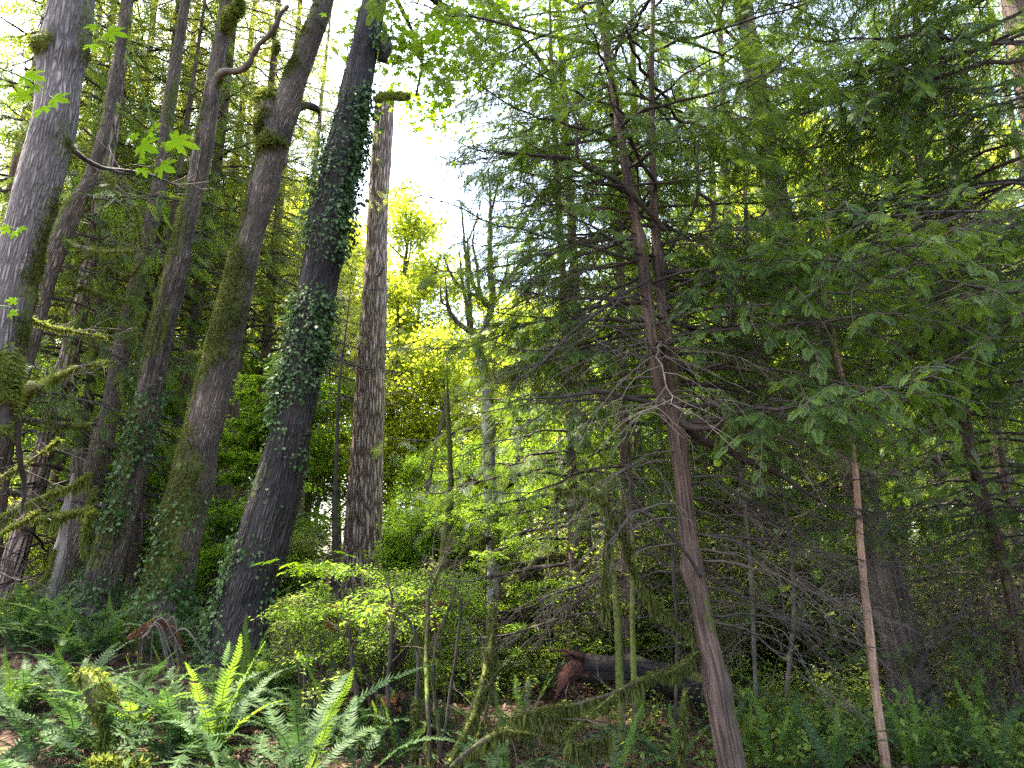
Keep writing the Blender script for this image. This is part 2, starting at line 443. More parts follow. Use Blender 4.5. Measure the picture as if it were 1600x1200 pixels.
def leaves(mb, shape, pts, rng, size, up=0.75, var=0.35, fwd=None):
    k = len(pts)
    if k == 0: return
    a = rng.uniform(0, 2 * pi, k)
    f = np.stack([np.cos(a), np.sin(a), rng.normal(-0.25, 0.25, k)], -1)
    if fwd is not None: f = nrm(f) + fwd
    u = rng.normal(0, 1, (k, 3)) * (1 - up) + A([0, 0, 1.0]) * up
    sz = size * rng.uniform(1 - var, 1 + var, k)
    inst(mb, shape[0], shape[1], pts, frames(f, u, sz), rng.uniform(0, 1, k))

def moss_fuzz(mb, pos, N, m, rng, density, size, down=0.3, thr=0.35):
    """tufts over a tube surface where the moss value is high"""
    w = np.clip((m + 0.35 * noise(pos * 7, 31) - thr) * 2, 0, 1).ravel()
    P = pos.reshape(-1, 3); NN = N.reshape(-1, 3)
    k = int(density * w.sum())
    if k < 1: return
    i = rng.choice(len(P), k, p=w / w.sum())
    jit = rng.normal(0, 1, (k, 3)) * np.linalg.norm(P[i] - P[(i + 1) % len(P)], axis=1)[:, None].clip(0, 0.06) * 0.6
    jit -= NN[i] * (jit * NN[i]).sum(-1, keepdims=True)
    p = P[i] + jit
    f = NN[i] * 0.8 + rng.normal(0, 0.55, (k, 3)) + A([0, 0, -down])
    inst(mb, BLADE[0], BLADE[1], p - NN[i] * 0.004, frames(f, rng.normal(0, 1, (k, 3)), size * rng.uniform(0.5, 1.4, k)) * A([1, 1.6, 1]), rng.uniform(0, 1, k))

def drape(mb, P, rng, n, length, w=0.006):
    """hanging moss strands along a polyline"""
    P = np.asarray(P, float)
    u = rng.uniform(0, len(P) - 1.001, n); i = u.astype(int); p = P[i] + (P[i + 1] - P[i]) * (u - i)[:, None]
    cl = 0.35 + 0.65 * np.clip(noise(p * 6, 4) + 0.45, 0, 1)
    L = length * rng.uniform(0.2, 1.0, n) * cl
    t = np.linspace(0, 1, 4)
    sw = rng.normal(0, 0.18, (n, 3)); sw[:, 2] = 0
    p = p + rng.normal(0, w * 1.3, (n, 3))
    q = p[:, None] + A([0, 0, -1.0]) * (L[:, None] * t)[:, :, None] + sw[:, None] * (L[:, None] * np.sqrt(t))[:, :, None]
    a = rng.uniform(0, pi, n); sd = np.stack([np.cos(a), np.sin(a), 0 * a], -1)
    ww = w * np.stack([np.ones(n), np.full(n, 1.0), np.full(n, .8), np.full(n, .15)], 1) * rng.uniform(0.6, 1.6, n)[:, None]
    l = q - sd[:, None] * ww[:, :, None]; r = q + sd[:, None] * ww[:, :, None]
    v = np.stack([l, r], 2).reshape(-1, 3)
    b = (np.arange(n) * 8)[:, None]
    f = np.concatenate([b + A([0, 1, 3, 2]) + 2 * k for k in range(3)])
    mb.add(v, [f], np.repeat(rng.uniform(0, 1, n), 8))

# ---------------------------------------------------------------- boughs
def bough(rng, p0, az, L, rise=0.15, droop=0.5, lift=0.25, r0=0.018, foliage=1.0, hi=1, spray=(0.14, 0.24), start=0.12, hang=0.35, bare=0.0, step=0.09, sec=0.45):
    """returns main path (n,3), radii, secondary paths, spray arrays (loc, fwd, up, size), dead twig paths"""
    n = 14; s = np.linspace(0, 1, n)
    d = A([cos(az), sin(az), 0.0]); sd = A([-sin(az), cos(az), 0.0])
    wob = np.cumsum(rng.normal(0, 0.035, n)) * L * 0.35
    P = p0 + d * (s * L)[:, None] + sd * wob[:, None] + A([0, 0, 1.0]) * (L * (rise * s - droop * s ** 2 + lift * s ** 4) + np.cumsum(rng.normal(0, 0.008, n)) * L)[:, None]
    R = r0 * (1 - 0.85 * s)
    S = []; SL = []; SF = []; SU = []; SS = []; T = []
    k = 0; x = start
    while x < 0.98:
        i = x * (n - 1); j = int(i); f = i - j
        q = P[j] * (1 - f) + P[min(j + 1, n - 1)] * f
        tang = nrm(P[min(j + 1, n - 1)] - P[j])
        sg = 1 if k % 2 else -1
        th = radians(rng.uniform(38, 68)) * sg
        l2 = L * sec * (1 - x) ** 0.7 * rng.uniform(0.6, 1.1) + 0.12
        side = nrm(np.cross(A([0, 0, 1.0]), tang))
        dd = tang * cos(th) + side * sin(th) + A([0, 0, rng.normal(-0.05, 0.12)])
        dd = nrm(dd)
        t = np.linspace(0, 1, 6)
        pp = q + dd * (t * l2)[:, None] + A([0, 0, -1.0]) * (hang * l2 * t ** 2)[:, None] + rng.normal(0, 0.16, 3) * (t ** 2)[:, None] * l2 + rng.normal(0, 0.10, 3) * np.sin(t * 5)[:, None] * l2 * 0.5
        S.append(pp)
        isbare = rng.random() < bare
        if not isbare and foliage > 0:
            m = max(2, int(l2 / (0.075 / foliage)))
            u = np.linspace(0.22, 1.0, m)
            ui = u * 5; uj = np.minimum(ui.astype(int), 4); uf = (ui - uj)[:, None]
            loc = pp[uj] * (1 - uf) + pp[uj + 1] * uf
            tg = nrm(pp[uj + 1] - pp[uj])
            sp = np.where(np.arange(m) % 2 == 0, 1, -1) * radians(42) * (u < 0.99)
            sd2 = nrm(np.cross(A([0, 0, 1.0]), tg))
            fw = tg * np.cos(sp)[:, None] + sd2 * np.sin(sp)[:, None] + A([0, 0, -1.0]) * (0.12 + hang * 0.5) + rng.normal(0, 0.12, (m, 3))
            SL.append(loc); SF.append(fw); SU.append(A([0, 0, 1.0]) + rng.normal(0, 0.25, (m, 3)))
            SS.append(rng.uniform(*spray, m) * (0.75 + 0.35 * (1 - u)))
        elif isbare:
            for _ in range(int(l2 / 0.11)):
                u = rng.uniform(0.25, 0.95) * 5; j2 = int(u)
                b = pp[j2] * (1 - u + j2) + pp[j2 + 1] * (u - j2)
                e = nrm(dd + rng.normal(0, 0.6, 3)) * rng.uniform(0.06, 0.22)
                tt = np.linspace(0, 1, 6)[:, None]
                T.append(b + e * tt + A([0, 0, -1.0]) * 0.10 * l2 * tt ** 2)
        x += step / L * rng.uniform(0.7, 1.3); k += 1
    cat = lambda l: np.concatenate(l) if l else np.zeros((0, 3))
    return P, R, S, (cat(SL), cat(SF), cat(SU), np.concatenate(SS) if SS else np.zeros(0)), T

def build_bough(wood, fol, b, rng, hi, r0):
    P, R, S, sp, T = b
    tube(wood, P, R, 6, cap=False, lump=0.2, ls=9, tint=0.5)
    if S: multi_tubes(wood, np.array(S), (r0 * 0.28 * np.linspace(1, 0.35, 6))[None], 4)
    if T: multi_tubes(wood, np.array(T), (r0 * 0.10 * np.linspace(1, 0.4, 6) + 0.0006)[None], 3)
    if len(sp[0]):
        inst(fol, SPRAY[hi][0], SPRAY[hi][1], sp[0], frames(sp[1], sp[2], sp[3]), rng.uniform(0, 1, len(sp[0])))

def conifer(name, seed, H, z0, Lmax, nb, r, fol_mat, bark, label, cat='tree', hi=0, spray=(0.3, 0.5), step=0.22, lean=(0, 0), group=None, hang=0.35, deadz=0.0):
    """whole background conifer as thing > trunk, crown"""
    rng = np.random.default_rng(seed)
    root = thing(name, (0, 0, 0), label, cat, group)
    t = MB(); w = MB(); f = MB()
    z = np.linspace(-0.3, H, 26); ph = rng.uniform(0, 6)
    P = np.stack([0.10 * np.sin(z * 0.35 + ph) + lean[0] * z, 0.10 * np.cos(z * 0.3 + ph) + lean[1] * z, z], -1)
    R = r * (1 - z.clip(0) / H) ** 0.8 + 0.01 + r * 0.5 * np.exp(-z.clip(0) / 0.4)
    tube(t, P, R, 12, lump=0.08, ls=1.5, sid=seed, moss=lambda p, N, s: 0.25 + 0 * p[..., 0] * 1.0)
    for i in range(nb):
        zz = z0 + (H - z0 - 0.2) * (i + rng.random()) / nb
        az = i * 2.4 + rng.normal(0, 0.4)
        fr = (zz - z0) / (H - z0)
        L = Lmax * ((1 - fr) ** 0.75) * rng.uniform(0.65, 1.1) + 0.25
        c = A([np.interp(zz, z, P[:, 0]), np.interp(zz, z, P[:, 1]), zz])
        dead = zz < deadz
        b = bough(rng, c, az, L, rise=0.12, droop=0.55, lift=0.3, r0=0.008 + 0.007 * L, foliage=0 if dead else 0.6, hi=hi, spray=spray, step=step, hang=hang, bare=1.0 if dead else 0.0, sec=0.38)
        build_bough(w, f, b, rng, hi, 0.008 + 0.007 * L)
    t.build('trunk', bark, root, smooth=True)
    w.build('branches', M['twig'], root)
    f.build('crown', fol_mat, root)
    return root

def grow(rng, p, d, L, r, lev, out, tips, up=0.15, spread=0.7, kids=(3, 5), shrink=0.62):
    n = 7; P = [p]; dd = nrm(d)
    for i in range(n - 1):
        dd = nrm(dd + rng.normal(0, 0.13, 3) + A([0, 0, up * 0.3]))
        P.append(P[-1] + dd * L / (n - 1))
    P = np.array(P); out.setdefault(lev, []).append((P, np.linspace(r, r * 0.45, n)))
    if lev == 0:
        tips.append(P[2:]); return
    for k in range(rng.integers(*kids) + 1):
        j = rng.uniform(1.5, n - 1); i = int(j); q = P[i] + (P[min(i + 1, n - 1)] - P[i]) * (j - i)
        ax = rng.normal(0, 1, 3); ax[2] *= 0.5
        e = nrm(dd + nrm(ax) * spread + A([0, 0, up]))
        grow(rng, q, e, L * shrink * rng.uniform(0.75, 1.15), r * 0.5, lev - 1, out, tips, up, spread, kids, shrink)
    grow(rng, P[-1], dd, L * shrink, r * 0.45, lev - 1, out, tips, up, spread, kids, shrink)

def add_wood(mb, out):
    for lev, l in out.items():
        Ps = np.array([a for a, b in l]); Rs = np.array([b for a, b in l])
        multi_tubes(mb, Ps, Rs, 7 if lev >= 2 else 4 if lev == 1 else 3)

def broadleaf(name, seed, H, z0, r, label, fol_mat, bark, leaf=0.2, per=10, cl=0.35, L0=3.0, nl=12, cat='tree', group=None, shape=None, lev=2, up=0.1, flat=0.5, side=None):
    rng = np.random.default_rng(seed)
    root = thing(name, (0, 0, 0), label, cat, group)
    t = MB(); w = MB(); f = MB()
    z = np.linspace(-0.3, H * 0.92, 24); ph = rng.uniform(0, 6)
    P = np.stack([0.25 * np.sin(z * 0.3 + ph) - 0.25 * sin(ph), 0.25 * np.cos(z * 0.27 + ph) - 0.25 * cos(ph), z], -1)
    R = r * (1 - z.clip(0) / H) ** 0.7 + 0.01 + r * 0.4 * np.exp(-z.clip(0) / 0.4)
    tube(t, P, R, 12, lump=0.12, ls=1.5, sid=seed, moss=lambda p, N, s: 0.45 + 0.3 * N[..., 2])
    out = {}; tips = []
    for i in range(nl):
        zz = z0 + (H * 0.9 - z0) * (i + rng.random()) / nl
        fr = (zz - z0) / (H - z0)
        az = i * 2.4 + rng.normal(0, 0.5)
        c = A([np.interp(zz, z, P[:, 0]), np.interp(zz, z, P[:, 1]), zz])
        grow(rng, c, A([cos(az), sin(az), 0.25 + 0.7 * fr]), L0 * (1 - 0.62 * fr) * rng.uniform(0.7, 1.1), r * 0.35 * (1 - 0.6 * fr) + 0.01, lev, out, tips, up)
    add_wood(w, out)
    tp = np.concatenate(tips)
    pts = np.repeat(tp, per, 0); pts = pts + rng.normal(0, 1, pts.shape) * A([cl, cl, cl * flat])
    leaves(f, shape or LEAF, pts, rng, leaf, up=0.6)
    t.build('trunk', bark, root, smooth=True); w.build('branches', M['twig_pale'], root); f.build('crown', fol_mat, root)
    return root

def shrub(name, seed, H, label, fol_mat, leaf, ns, per, cl, group=None, cat='shrub', spread=0.45, shape=None, lev=1, flat=0.35, L=0.5, wood='twig', up=0.25):
    rng = np.random.default_rng(seed)
    root = thing(name, (0, 0, 0), label, cat, group)
    w = MB(); f = MB(); out = {}; tips = []; stems = []
    for i in range(ns):
        az = rng.uniform(0, 2 * pi); lean = rng.uniform(0.1, spread)
        h = H * rng.uniform(0.55, 1.0); n = 9; s = np.linspace(0, 1, n)
        d = A([cos(az), sin(az), 0])
        b = A([rng.normal(0, 0.08), rng.normal(0, 0.08), -0.05])
        P = b + d * (lean * h * s ** 1.5)[:, None] + A([0, 0, 1.0]) * (h * s * (1 - 0.12 * s * lean))[:, None] + np.cumsum(rng.normal(0, 0.012 * h, (n, 3)), 0)
        stems.append((P, np.linspace(0.010 + 0.006 * h, 0.003, n)))
        for j in range(3, n):
            for _ in range(2):
                a2 = rng.uniform(0, 2 * pi)
                grow(rng, P[j], A([cos(a2), sin(a2), 0.25]), L * rng.uniform(0.6, 1.1), 0.004, lev, out, tips, up * 0.3, 0.8, (2, 3))
    multi_tubes(w, np.array([a for a, b in stems]), np.array([b for a, b in stems]), 5)
    add_wood(w, out)
    tp = np.concatenate(tips); pts = np.repeat(tp, per, 0); pts = pts + rng.normal(0, 1, pts.shape) * A([cl, cl, cl * flat])
    leaves(f, shape or LEAF, pts, rng, leaf, up=0.78)
    w.build('stems', M[wood], root); f.build('foliage', fol_mat, root)
    return root

# ---------------------------------------------------------------- ferns
def frond_mesh(seed, L=1.0, rise=1.2, arch=1.3, npin=40, wid=0.085, new=False):
    """one sword-fern frond growing from the origin along +X; unit metres"""
    rng = np.random.default_rng(seed)
    n = 24; s = np.linspace(0, 1, n); ang = rise - arch * s ** 1.3
    x = np.concatenate([[0], np.cumsum(np.cos(ang[:-1]))]) * L / (n - 1); z = np.concatenate([[0], np.cumsum(np.sin(ang[:-1]))]) * L / (n - 1)
    y = catmull(np.cumsum(rng.normal(0, 0.03, 6))[:, None].repeat(3, 1) * np.linspace(0, 1, 6)[:, None], n)[:, 0]
    P = np.stack([x, y, z], -1)
    st = MB(); tube(st, P, np.linspace(0.0038, 0.0012, n), 4, cap=False, tint=0.9)
    mb = MB(); V = []; F = []
    for i in range(npin):
        t = 0.14 + 0.86 * (i / npin); j = t * (n - 1); k = min(int(j), n - 2)
        q = P[k] + (P[k + 1] - P[k]) * (j - k); tg = nrm(P[k + 1] - P[k])
        tt = (t - 0.14) / 0.86
        l = wid * min(1, 0.55 + tt * 3) * (1 - tt ** 2.6) ** 0.9 + 0.006
        if rng.random() < 0.05: continue
        l *= rng.uniform(0.8, 1.08)
        up = nrm(np.cross(tg, A([0, 1.0, 0]))) * -1
        w = L * 0.86 / npin * 0.42
        for sg in (1, -1):
            d = nrm(A([0, sg, 0]) + tg * (0.22 + 0.4 * tt) + up * rng.normal(0.10, 0.12) + rng.normal(0, 0.05, 3))
            b0 = len(V)
            m = q + d * l * 0.5 + up * 0.004; e = q + d * l + tg * 0.12 * l - up * l * 0.10
            V += [q - tg * w, q + tg * w, m + tg * w * 0.85, e, m - tg * w * 0.8]
            F.append((b0, b0 + 1, b0 + 2, b0 + 4)); F.append((b0 + 4, b0 + 2, b0 + 3, b0 + 3))
    V = np.array(V); F = np.array(F)
    quad = F[0::2]; tri = F[1::2][:, :3]
    mb.add(V, [quad, tri], np.repeat(rng.uniform(0, 1, len(V) // 5), 5))
    mb.v += st.v; mb.f += [f + mb.n for f in st.f]; mb.chunks += st.chunks; mb.n += st.n
    return mb
def mesh_only(mb, name, m):
    o = mb.build(name, m); me = o.data; bpy.data.objects.remove(o); return me
FROND = {}
for i, (ri, ar) in enumerate([(0.95, 1.2), (0.75, 1.35), (1.1, 1.5), (0.5, 0.9), (0.85, 1.7), (0.6, 1.1), (1.15, 1.1)]):
    FROND['old', i] = mesh_only(frond_mesh(100 + i, 1.0, ri, ar, 42, 0.085), 'frond', M['fern_dark'])
for i, (ri, ar) in enumerate([(1.35, 0.35), (1.3, 0.75), (1.15, 0.9)]):
    FROND['new', i] = mesh_only(frond_mesh(120 + i, 1.0, ri, ar, 36, 0.075), 'frond', M['fern_new'])
DEADF = mesh_only(frond_mesh(140, 1.0, 0.3, 0.8, 34, 0.05), 'frond', M['dead_leaf'])
def crozier_mesh():
    """unrolling fern shoot with curled tip"""
    t = np.linspace(0, 1, 18)
    P = [(0.02 * sin(4 * a), 0.01 * sin(3 * a), a * 0.9) for a in t]
    c = A([0.04, 0, 0.9]); k = np.linspace(pi, -1.9 * pi, 22)
    sp = [tuple(c + A([cos(a) * rr, 0, sin(a) * rr])) for a, rr in zip(k, np.linspace(0.04, 0.008, 22))]
    P = np.array(P + sp[1:]); mb = MB()
    tube(mb, P, np.linspace(0.006, 0.006, len(P)), 5, cap=True, lump=0.3, ls=60)
    return mesh_only(mb, 'crozier', M['moss'])
CROZIER = crozier_mesh()

def fern(loc, size, n_old, n_new, label, seed, n_croz=0, azr=None, group='sword ferns', kinds=(0, 1, 2, 4, 5, 6)):
    rng = np.random.default_rng(seed)
    root = thing('sword_fern', loc, label, 'fern', group)
    def add(me, name, rz, sc, tilt=0.0):
        o = bpy.data.objects.new(name, me); COL.objects.link(o); o.parent = root
        o.rotation_euler = (rng.normal(0, 0.12), tilt, rz); o.scale = (sc,) * 3
        o.location = (rng.normal(0, 0.025), rng.normal(0, 0.025), 0)
    for i in range(n_old):
        rz = (azr[0] + (azr[1] - azr[0]) * (i + 0.5) / n_old if azr else i * 2 * pi / n_old) + rng.normal(0, 0.22)
        add(FROND['old', int(rng.choice(kinds))], 'frond', rz, size * rng.uniform(0.75, 1.15), rng.normal(0.0, 0.12))
    for i in range(1 + seed % 2):
        add(DEADF, 'withered_frond', rng.uniform(0, 6.28), size * rng.uniform(0.5, 0.8), 0.25)
    for i in range(n_new):
        add(FROND['new', i % 3], 'young_frond', rng.uniform(0, 6.28), size * rng.uniform(0.7, 0.95), rng.normal(0, 0.08))
    for i in range(n_croz):
        add(CROZIER, 'crozier', rng.uniform(0, 6.28), size * rng.uniform(0.5, 0.8), rng.normal(0, 0.1))
    return root
# ================================================================ THE GROUND
def build_ground():
    u = np.linspace(-1, 1, 260)
    gx = np.sinh(u * 4.6) / np.sinh(4.6) * 300
    v = np.linspace(0, 1, 300)
    gy = -20 + np.where(v < 0.1, v / 0.1 * 20, 0) + np.where(v >= 0.1, 20 + np.sinh((v - 0.1) / 0.9 * 4.2) / np.sinh(4.2) * 480, 0)
    X, Y = np.meshgrid(gx, gy); Z = gz(X, Y)
    P = np.stack([X, Y, Z], -1); idx = np.arange(X.size).reshape(X.shape)
    q = np.stack([idx[:-1, :-1], idx[:-1, 1:], idx[1:, 1:], idx[1:, :-1]], -1).reshape(-1, 4)
    mb = MB(); mb.add(P.reshape(-1, 3), [q], 0.5)
    m, n, o, N, L = mat('forest floor')
    tc = N('TexCoord'); a = N('TexNoise'); a.inputs['Scale'].default_value = 1.1; a.inputs['Detail'].default_value = 8; a.inputs['Roughness'].default_value = 0.7; L(tc.outputs['Object'], a.inputs['Vector'])
    b = N('TexVoronoi'); b.inputs['Scale'].default_value = 17; L(tc.outputs['Object'], b.inputs['Vector'])
    mx = N('Mix', data_type='RGBA'); L(b.outputs['Color'], mx.inputs[0]); mx.inputs[6].default_value = (0.025, 0.016, 0.010, 1); mx.inputs[7].default_value = (0.075, 0.042, 0.028, 1)
    r = N('MapRange'); r.inputs[1].default_value = 0.52; r.inputs[2].default_value = 0.62; L(a.outputs[0], r.inputs[0])
    m2 = N('Mix', data_type='RGBA'); L(r.outputs[0], m2.inputs[0]); L(mx.outputs[2], m2.inputs[6]); m2.inputs[7].default_value = (0.045, 0.062, 0.018, 1)
    pb = N('BsdfPrincipled'); pb.inputs['Roughness'].default_value = 0.95; pb.inputs['Specular IOR Level'].default_value = 0.15; L(m2.outputs[2], pb.inputs['Base Color'])
    bp = N('Bump'); bp.inputs['Distance'].default_value = 0.05; L(b.outputs['Distance'], bp.inputs['Height']); L(bp.outputs[0], pb.inputs['Normal']); L(pb.outputs[0], o.inputs[0])
    g = mb.build('ground', m, smooth=True); g['kind'] = 'structure'
build_ground()

def wedge(rng, n, y0, y1, x0=-0.75, x1=0.75, power=1.0):
    y = y0 + (y1 - y0) * rng.uniform(0, 1, n) ** power
    x = y * rng.uniform(x0, x1, n)
    return x, y

def litter():
    rng = np.random.default_rng(3)
    x, y = wedge(rng, 26000, 3.0, 16, power=0.8)
    z = gz(x, y) + rng.uniform(0.003, 0.03, len(x))
    mb = MB(); k = len(x)
    a = rng.uniform(0, 2 * pi, k)
    f = np.stack([np.cos(a), np.sin(a), rng.normal(0, 0.35, k)], -1); up = rng.normal(0, 0.35, (k, 3)) + A([0, 0, 1.0])
    tv = LEAF[0].copy(); tv[:, 2] += 0.35 * tv[:, 1] ** 2 * 4
    inst(mb, tv, LEAF[1], np.stack([x, y, z], -1), frames(f, up, rng.uniform(0.03, 0.10, k)), rng.uniform(0, 1, k))
    o = mb.build('leaf_litter', M['litter']); tag(o, 'brown fallen leaves covering the forest floor', 'leaf litter', kind='stuff')
litter()

def ground_cover():
    rng = np.random.default_rng(4)
    x, y = wedge(rng, 22000, 5.8, 34, power=0.95)
    keep = ~((y < 9.7) & (y > 6) & (x / (y * 0.97) * FPX > 20) & (x / (y * 0.97) * FPX < 320) & (rng.uniform(0, 1, len(x)) < 0.85)) & (fbm(np.stack([x * 0.5, y * 0.5, 0 * x], -1), 77) > -0.1) & ~((x < -1.2) & (y < 8.2) & (rng.uniform(0, 1, len(x)) < 0.3))
    x, y = x[keep], y[keep]; k = len(x); h = rng.uniform(0.08, 0.5, k) * (1 + 0.02 * y)
    b = np.stack([x, y, gz(x, y)], -1)
    mb = MB(); d = rng.normal(0, 0.35, (k, 3)); d[:, 2] = 1; d = nrm(d)
    t = np.linspace(0, 1, 4)
    multi_tubes(mb, b[:, None] + d[:, None] * (h[:, None] * t)[:, :, None], (0.004 * np.linspace(1, 0.4, 4))[None], 3, tint=np.full(k, 0.1))
    n = 12; u = rng.uniform(0.3, 1, (k, n)); p = (b[:, None] + d[:, None] * (h[:, None] * u)[:, :, None]).reshape(-1, 3)
    p += rng.normal(0, 0.035, p.shape)
    leaves(mb, LEAF, p, rng, 0.06, up=0.72, var=0.5)
    o = mb.build('ground_cover', M['under_leaf']); tag(o, 'low green leafy plants covering the forest floor', 'ground cover', kind='stuff')
ground_cover()

# ================================================================ HERO TRUNKS
def side_moss(sx, base=0.1, amt=0.8, sy=-0.3, ns=1.6, sd=1):
    sv = nrm(A([sx, sy, 0.35]))
    return lambda p, N, s: np.clip(base + amt * (N @ sv) * 0.6 + 0.55 * fbm(p * ns, sd, 3), 0, 1)

def hero(name, label, cat, pts, Y, bark, moss, lump=0.07, seg=36, up=(0, 0.3), fuzz=None, fine=0.007, knots=None, sid=0, group=None, flare=0.35, part='trunk', root=None, ls=1.6, ground=True, dz=0.055):
    Y = np.broadcast_to(np.asarray(Y, float), (len(pts),))
    P = []; R = []
    for (px, py, w), yy in zip(pts, Y):
        p, t = pt(px, py, yy); P.append(p); R.append(w / 2 * t)
    if ground:
        d = nrm(P[0] - P[1]); q = P[0].copy()
        if q[2] > gz(q[0], q[1]) - 0.2:
            k = (q[2] - (gz(q[0], q[1]) - 0.3)) / max(-d[2], 0.2)
            P.insert(0, q + d * k); R.insert(0, R[0] * (1 + 0.15 * k))
    if up[0] > 0:
        d = nrm(P[-1] - P[-2]); d = nrm(d + A([0, 0, 0.25]))
        P.append(P[-1] + d * up[0] * 0.5); R.append(R[-1] * (1 + up[1]) / 2); P.append(P[-1] + d * up[0] * 0.5); R.append(R[-2] * up[1])
    P = np.array(P); R = np.array(R) * 0.83
    n = max(8, int(np.linalg.norm(np.diff(P, axis=0), axis=1).sum() / dz))
    C = catmull(np.column_stack([P, R]), n); P2, R2 = C[:, :3], C[:, 3]
    base = P2[0].copy()
    if flare:
        g = gz(P2[:, 0], P2[:, 1]); R2 = R2 * (1 + flare * np.exp(-np.clip(P2[:, 2] - g, 0, 9) / 0.25))
    if root is None:
        b = A([P2[0, 0], P2[0, 1], gz(P2[0, 0], P2[0, 1])]) if ground else P2[0]
        root = thing(name, tuple(b), label, cat, group)
    org = A(root.location)
    mb = MB(); pos, N, m = tube(mb, P2, R2, seg, lump=lump, ls=ls, moss=moss, sid=sid, fine=fine, knots=(int(len(P2) * dz * 1.6) if seg > 20 else 0) if knots is None else knots)
    mb.build(part, bark, root, tuple(org), smooth=True)
    if fuzz:
        rng = np.random.default_rng(sid + 50); fb = MB()
        moss_fuzz(fb, pos, N, m, rng, fuzz[0], fuzz[1], thr=fuzz[2] if len(fuzz) > 2 else 0.4)
        if fb.n: fb.build('moss', M[fuzz[3] if len(fuzz) > 3 else 'moss_dark'], root, tuple(org))
    return root, P2, R2, pos, N, m

def path3(pts, Y, n=None):
    Y = np.broadcast_to(np.asarray(Y, float), (len(pts),))
    P = np.array([np.append(pt(a[0], a[1], y)[0], (a[2] if len(a) > 2 else 4) / 2 * pt(a[0], a[1], y)[1]) for a, y in zip(pts, Y)])
    n = n or max(8, int(np.linalg.norm(np.diff(P[:, :3], axis=0), axis=1).sum() / 0.03))
    C = catmull(P, n); return C[:, :3], C[:, 3]

def mossy_limb(root, pts, Y, name='mossy_branch', mossv=0.8, fuzz=600, fs=0.022, dr=0, drl=0.1, bark='twig', fm='moss', sid=0, lump=0.25, tw=7):
    P, R = path3(pts, Y); rng = np.random.default_rng(sid + 900)
    if mossv > 0.45 and R.max() < 0.06: R = R * 0.5
    P = P + rng.normal(0, 1, P.shape).cumsum(0) * 0.0016
    if tw and name in ('mossy_branch', 'dead_branch', 'stem', 'mossy_stem', 'bare_limb'):
        R = R * np.interp(np.linspace(0, 1, len(R)), [0, 0.7, 1], [1, 1, 0.3])
    else: tw = 0
    mb = MB(); pos, N, m = tube(mb, P, R, 8, lump=lump, ls=12, sid=sid, moss=lambda p, N, s: np.clip(0 * p[..., 0] + mossv + (0.25 if mossv >= 1 else (-0.12 + 0.7 * noise(p * 4, sid)) if mossv > 0.3 else 0), 0, 1))
    if tw:
        L0 = np.linalg.norm(np.diff(P, axis=0), axis=1).sum(); k = int(tw * L0) + 3; TT = []
        tn = nrm(np.gradient(P, axis=0)); s5 = np.linspace(0, 1, 6)[:, None]
        for _ in range(k):
            j = int(len(P) * rng.uniform(0.3, 1.0) - 1e-6); e = nrm(tn[j] + rng.normal(0, 0.6, 3)) * rng.uniform(0.08, 0.16 + 0.25 * min(L0, 1.2))
            TT.append(P[j] + e * s5 + rng.normal(0, 0.10, 3) * s5 ** 2 * np.linalg.norm(e) * 2)
            for _2 in range(2):
                b0 = TT[-1][rng.integers(2, 5)]; e2 = nrm(e / np.linalg.norm(e) + rng.normal(0, 0.6, 3)) * np.linalg.norm(e) * rng.uniform(0.3, 0.6)
                TT.append(b0 + e2 * s5)
        rt = min(0.006, R.mean() * 0.3); multi_tubes(mb, np.array(TT), (rt * np.linspace(1, 0.35, 6))[None], 4)
    org = A(root.location)
    o = mb.build(name, M[bark], root, tuple(org), smooth=True)
    fb = MB(); L = np.linalg.norm(np.diff(P, axis=0), axis=1).sum()
    if fuzz: moss_fuzz(fb, pos, N, m, rng, (1.3 if mossv < 1 else 1.6) * fuzz * max(L, 0.2) / max(1, np.clip((m - 0.35) * 2, 0, 1).sum()), fs * 1.7, down=0.5, thr=0.35)
    if dr: drape(fb, P, rng, int(dr * L), drl)
    if fb.n:
        f = fb.build('moss', M[fm], root, tuple(org)); f.parent = o; f.location = (0, 0, 0)
    return P

def crown_on(root, P, R, z_from, n, L0, leafsize, fol, seed, per=8, cl=0.3, lev=2, shape=None, az=None, up=0.1):
    """limbs and leaves of the out-of-frame top of a hero tree"""
    rng = np.random.default_rng(seed); out = {}; tips = []
    idx = np.where(P[:, 2] > z_from)[0]
    for i in range(n):
        j = idx[int(len(idx) * (i + rng.random()) / n)]
        a = (i * 2.4 + rng.normal(0, 0.4)) if az is None else rng.uniform(*az)
        grow(rng, P[j], A([cos(a), sin(a), 0.35]), L0 * rng.uniform(0.7, 1.2), max(0.02, R[j] * 0.3), lev, out, tips, up)
    w = MB(); add_wood(w, out); f = MB()
    tp = np.concatenate(tips); pts = np.repeat(tp, per, 0); pts = pts + rng.normal(0, 1, pts.shape) * A([cl, cl, cl * 0.5])
    leaves(f, shape or MAPLE_LO, pts, rng, leafsize, up=0.7)
    org = tuple(root.location)
    w.build('branches', M['twig'], root, org); f.build('crown', M[fol], root, org)

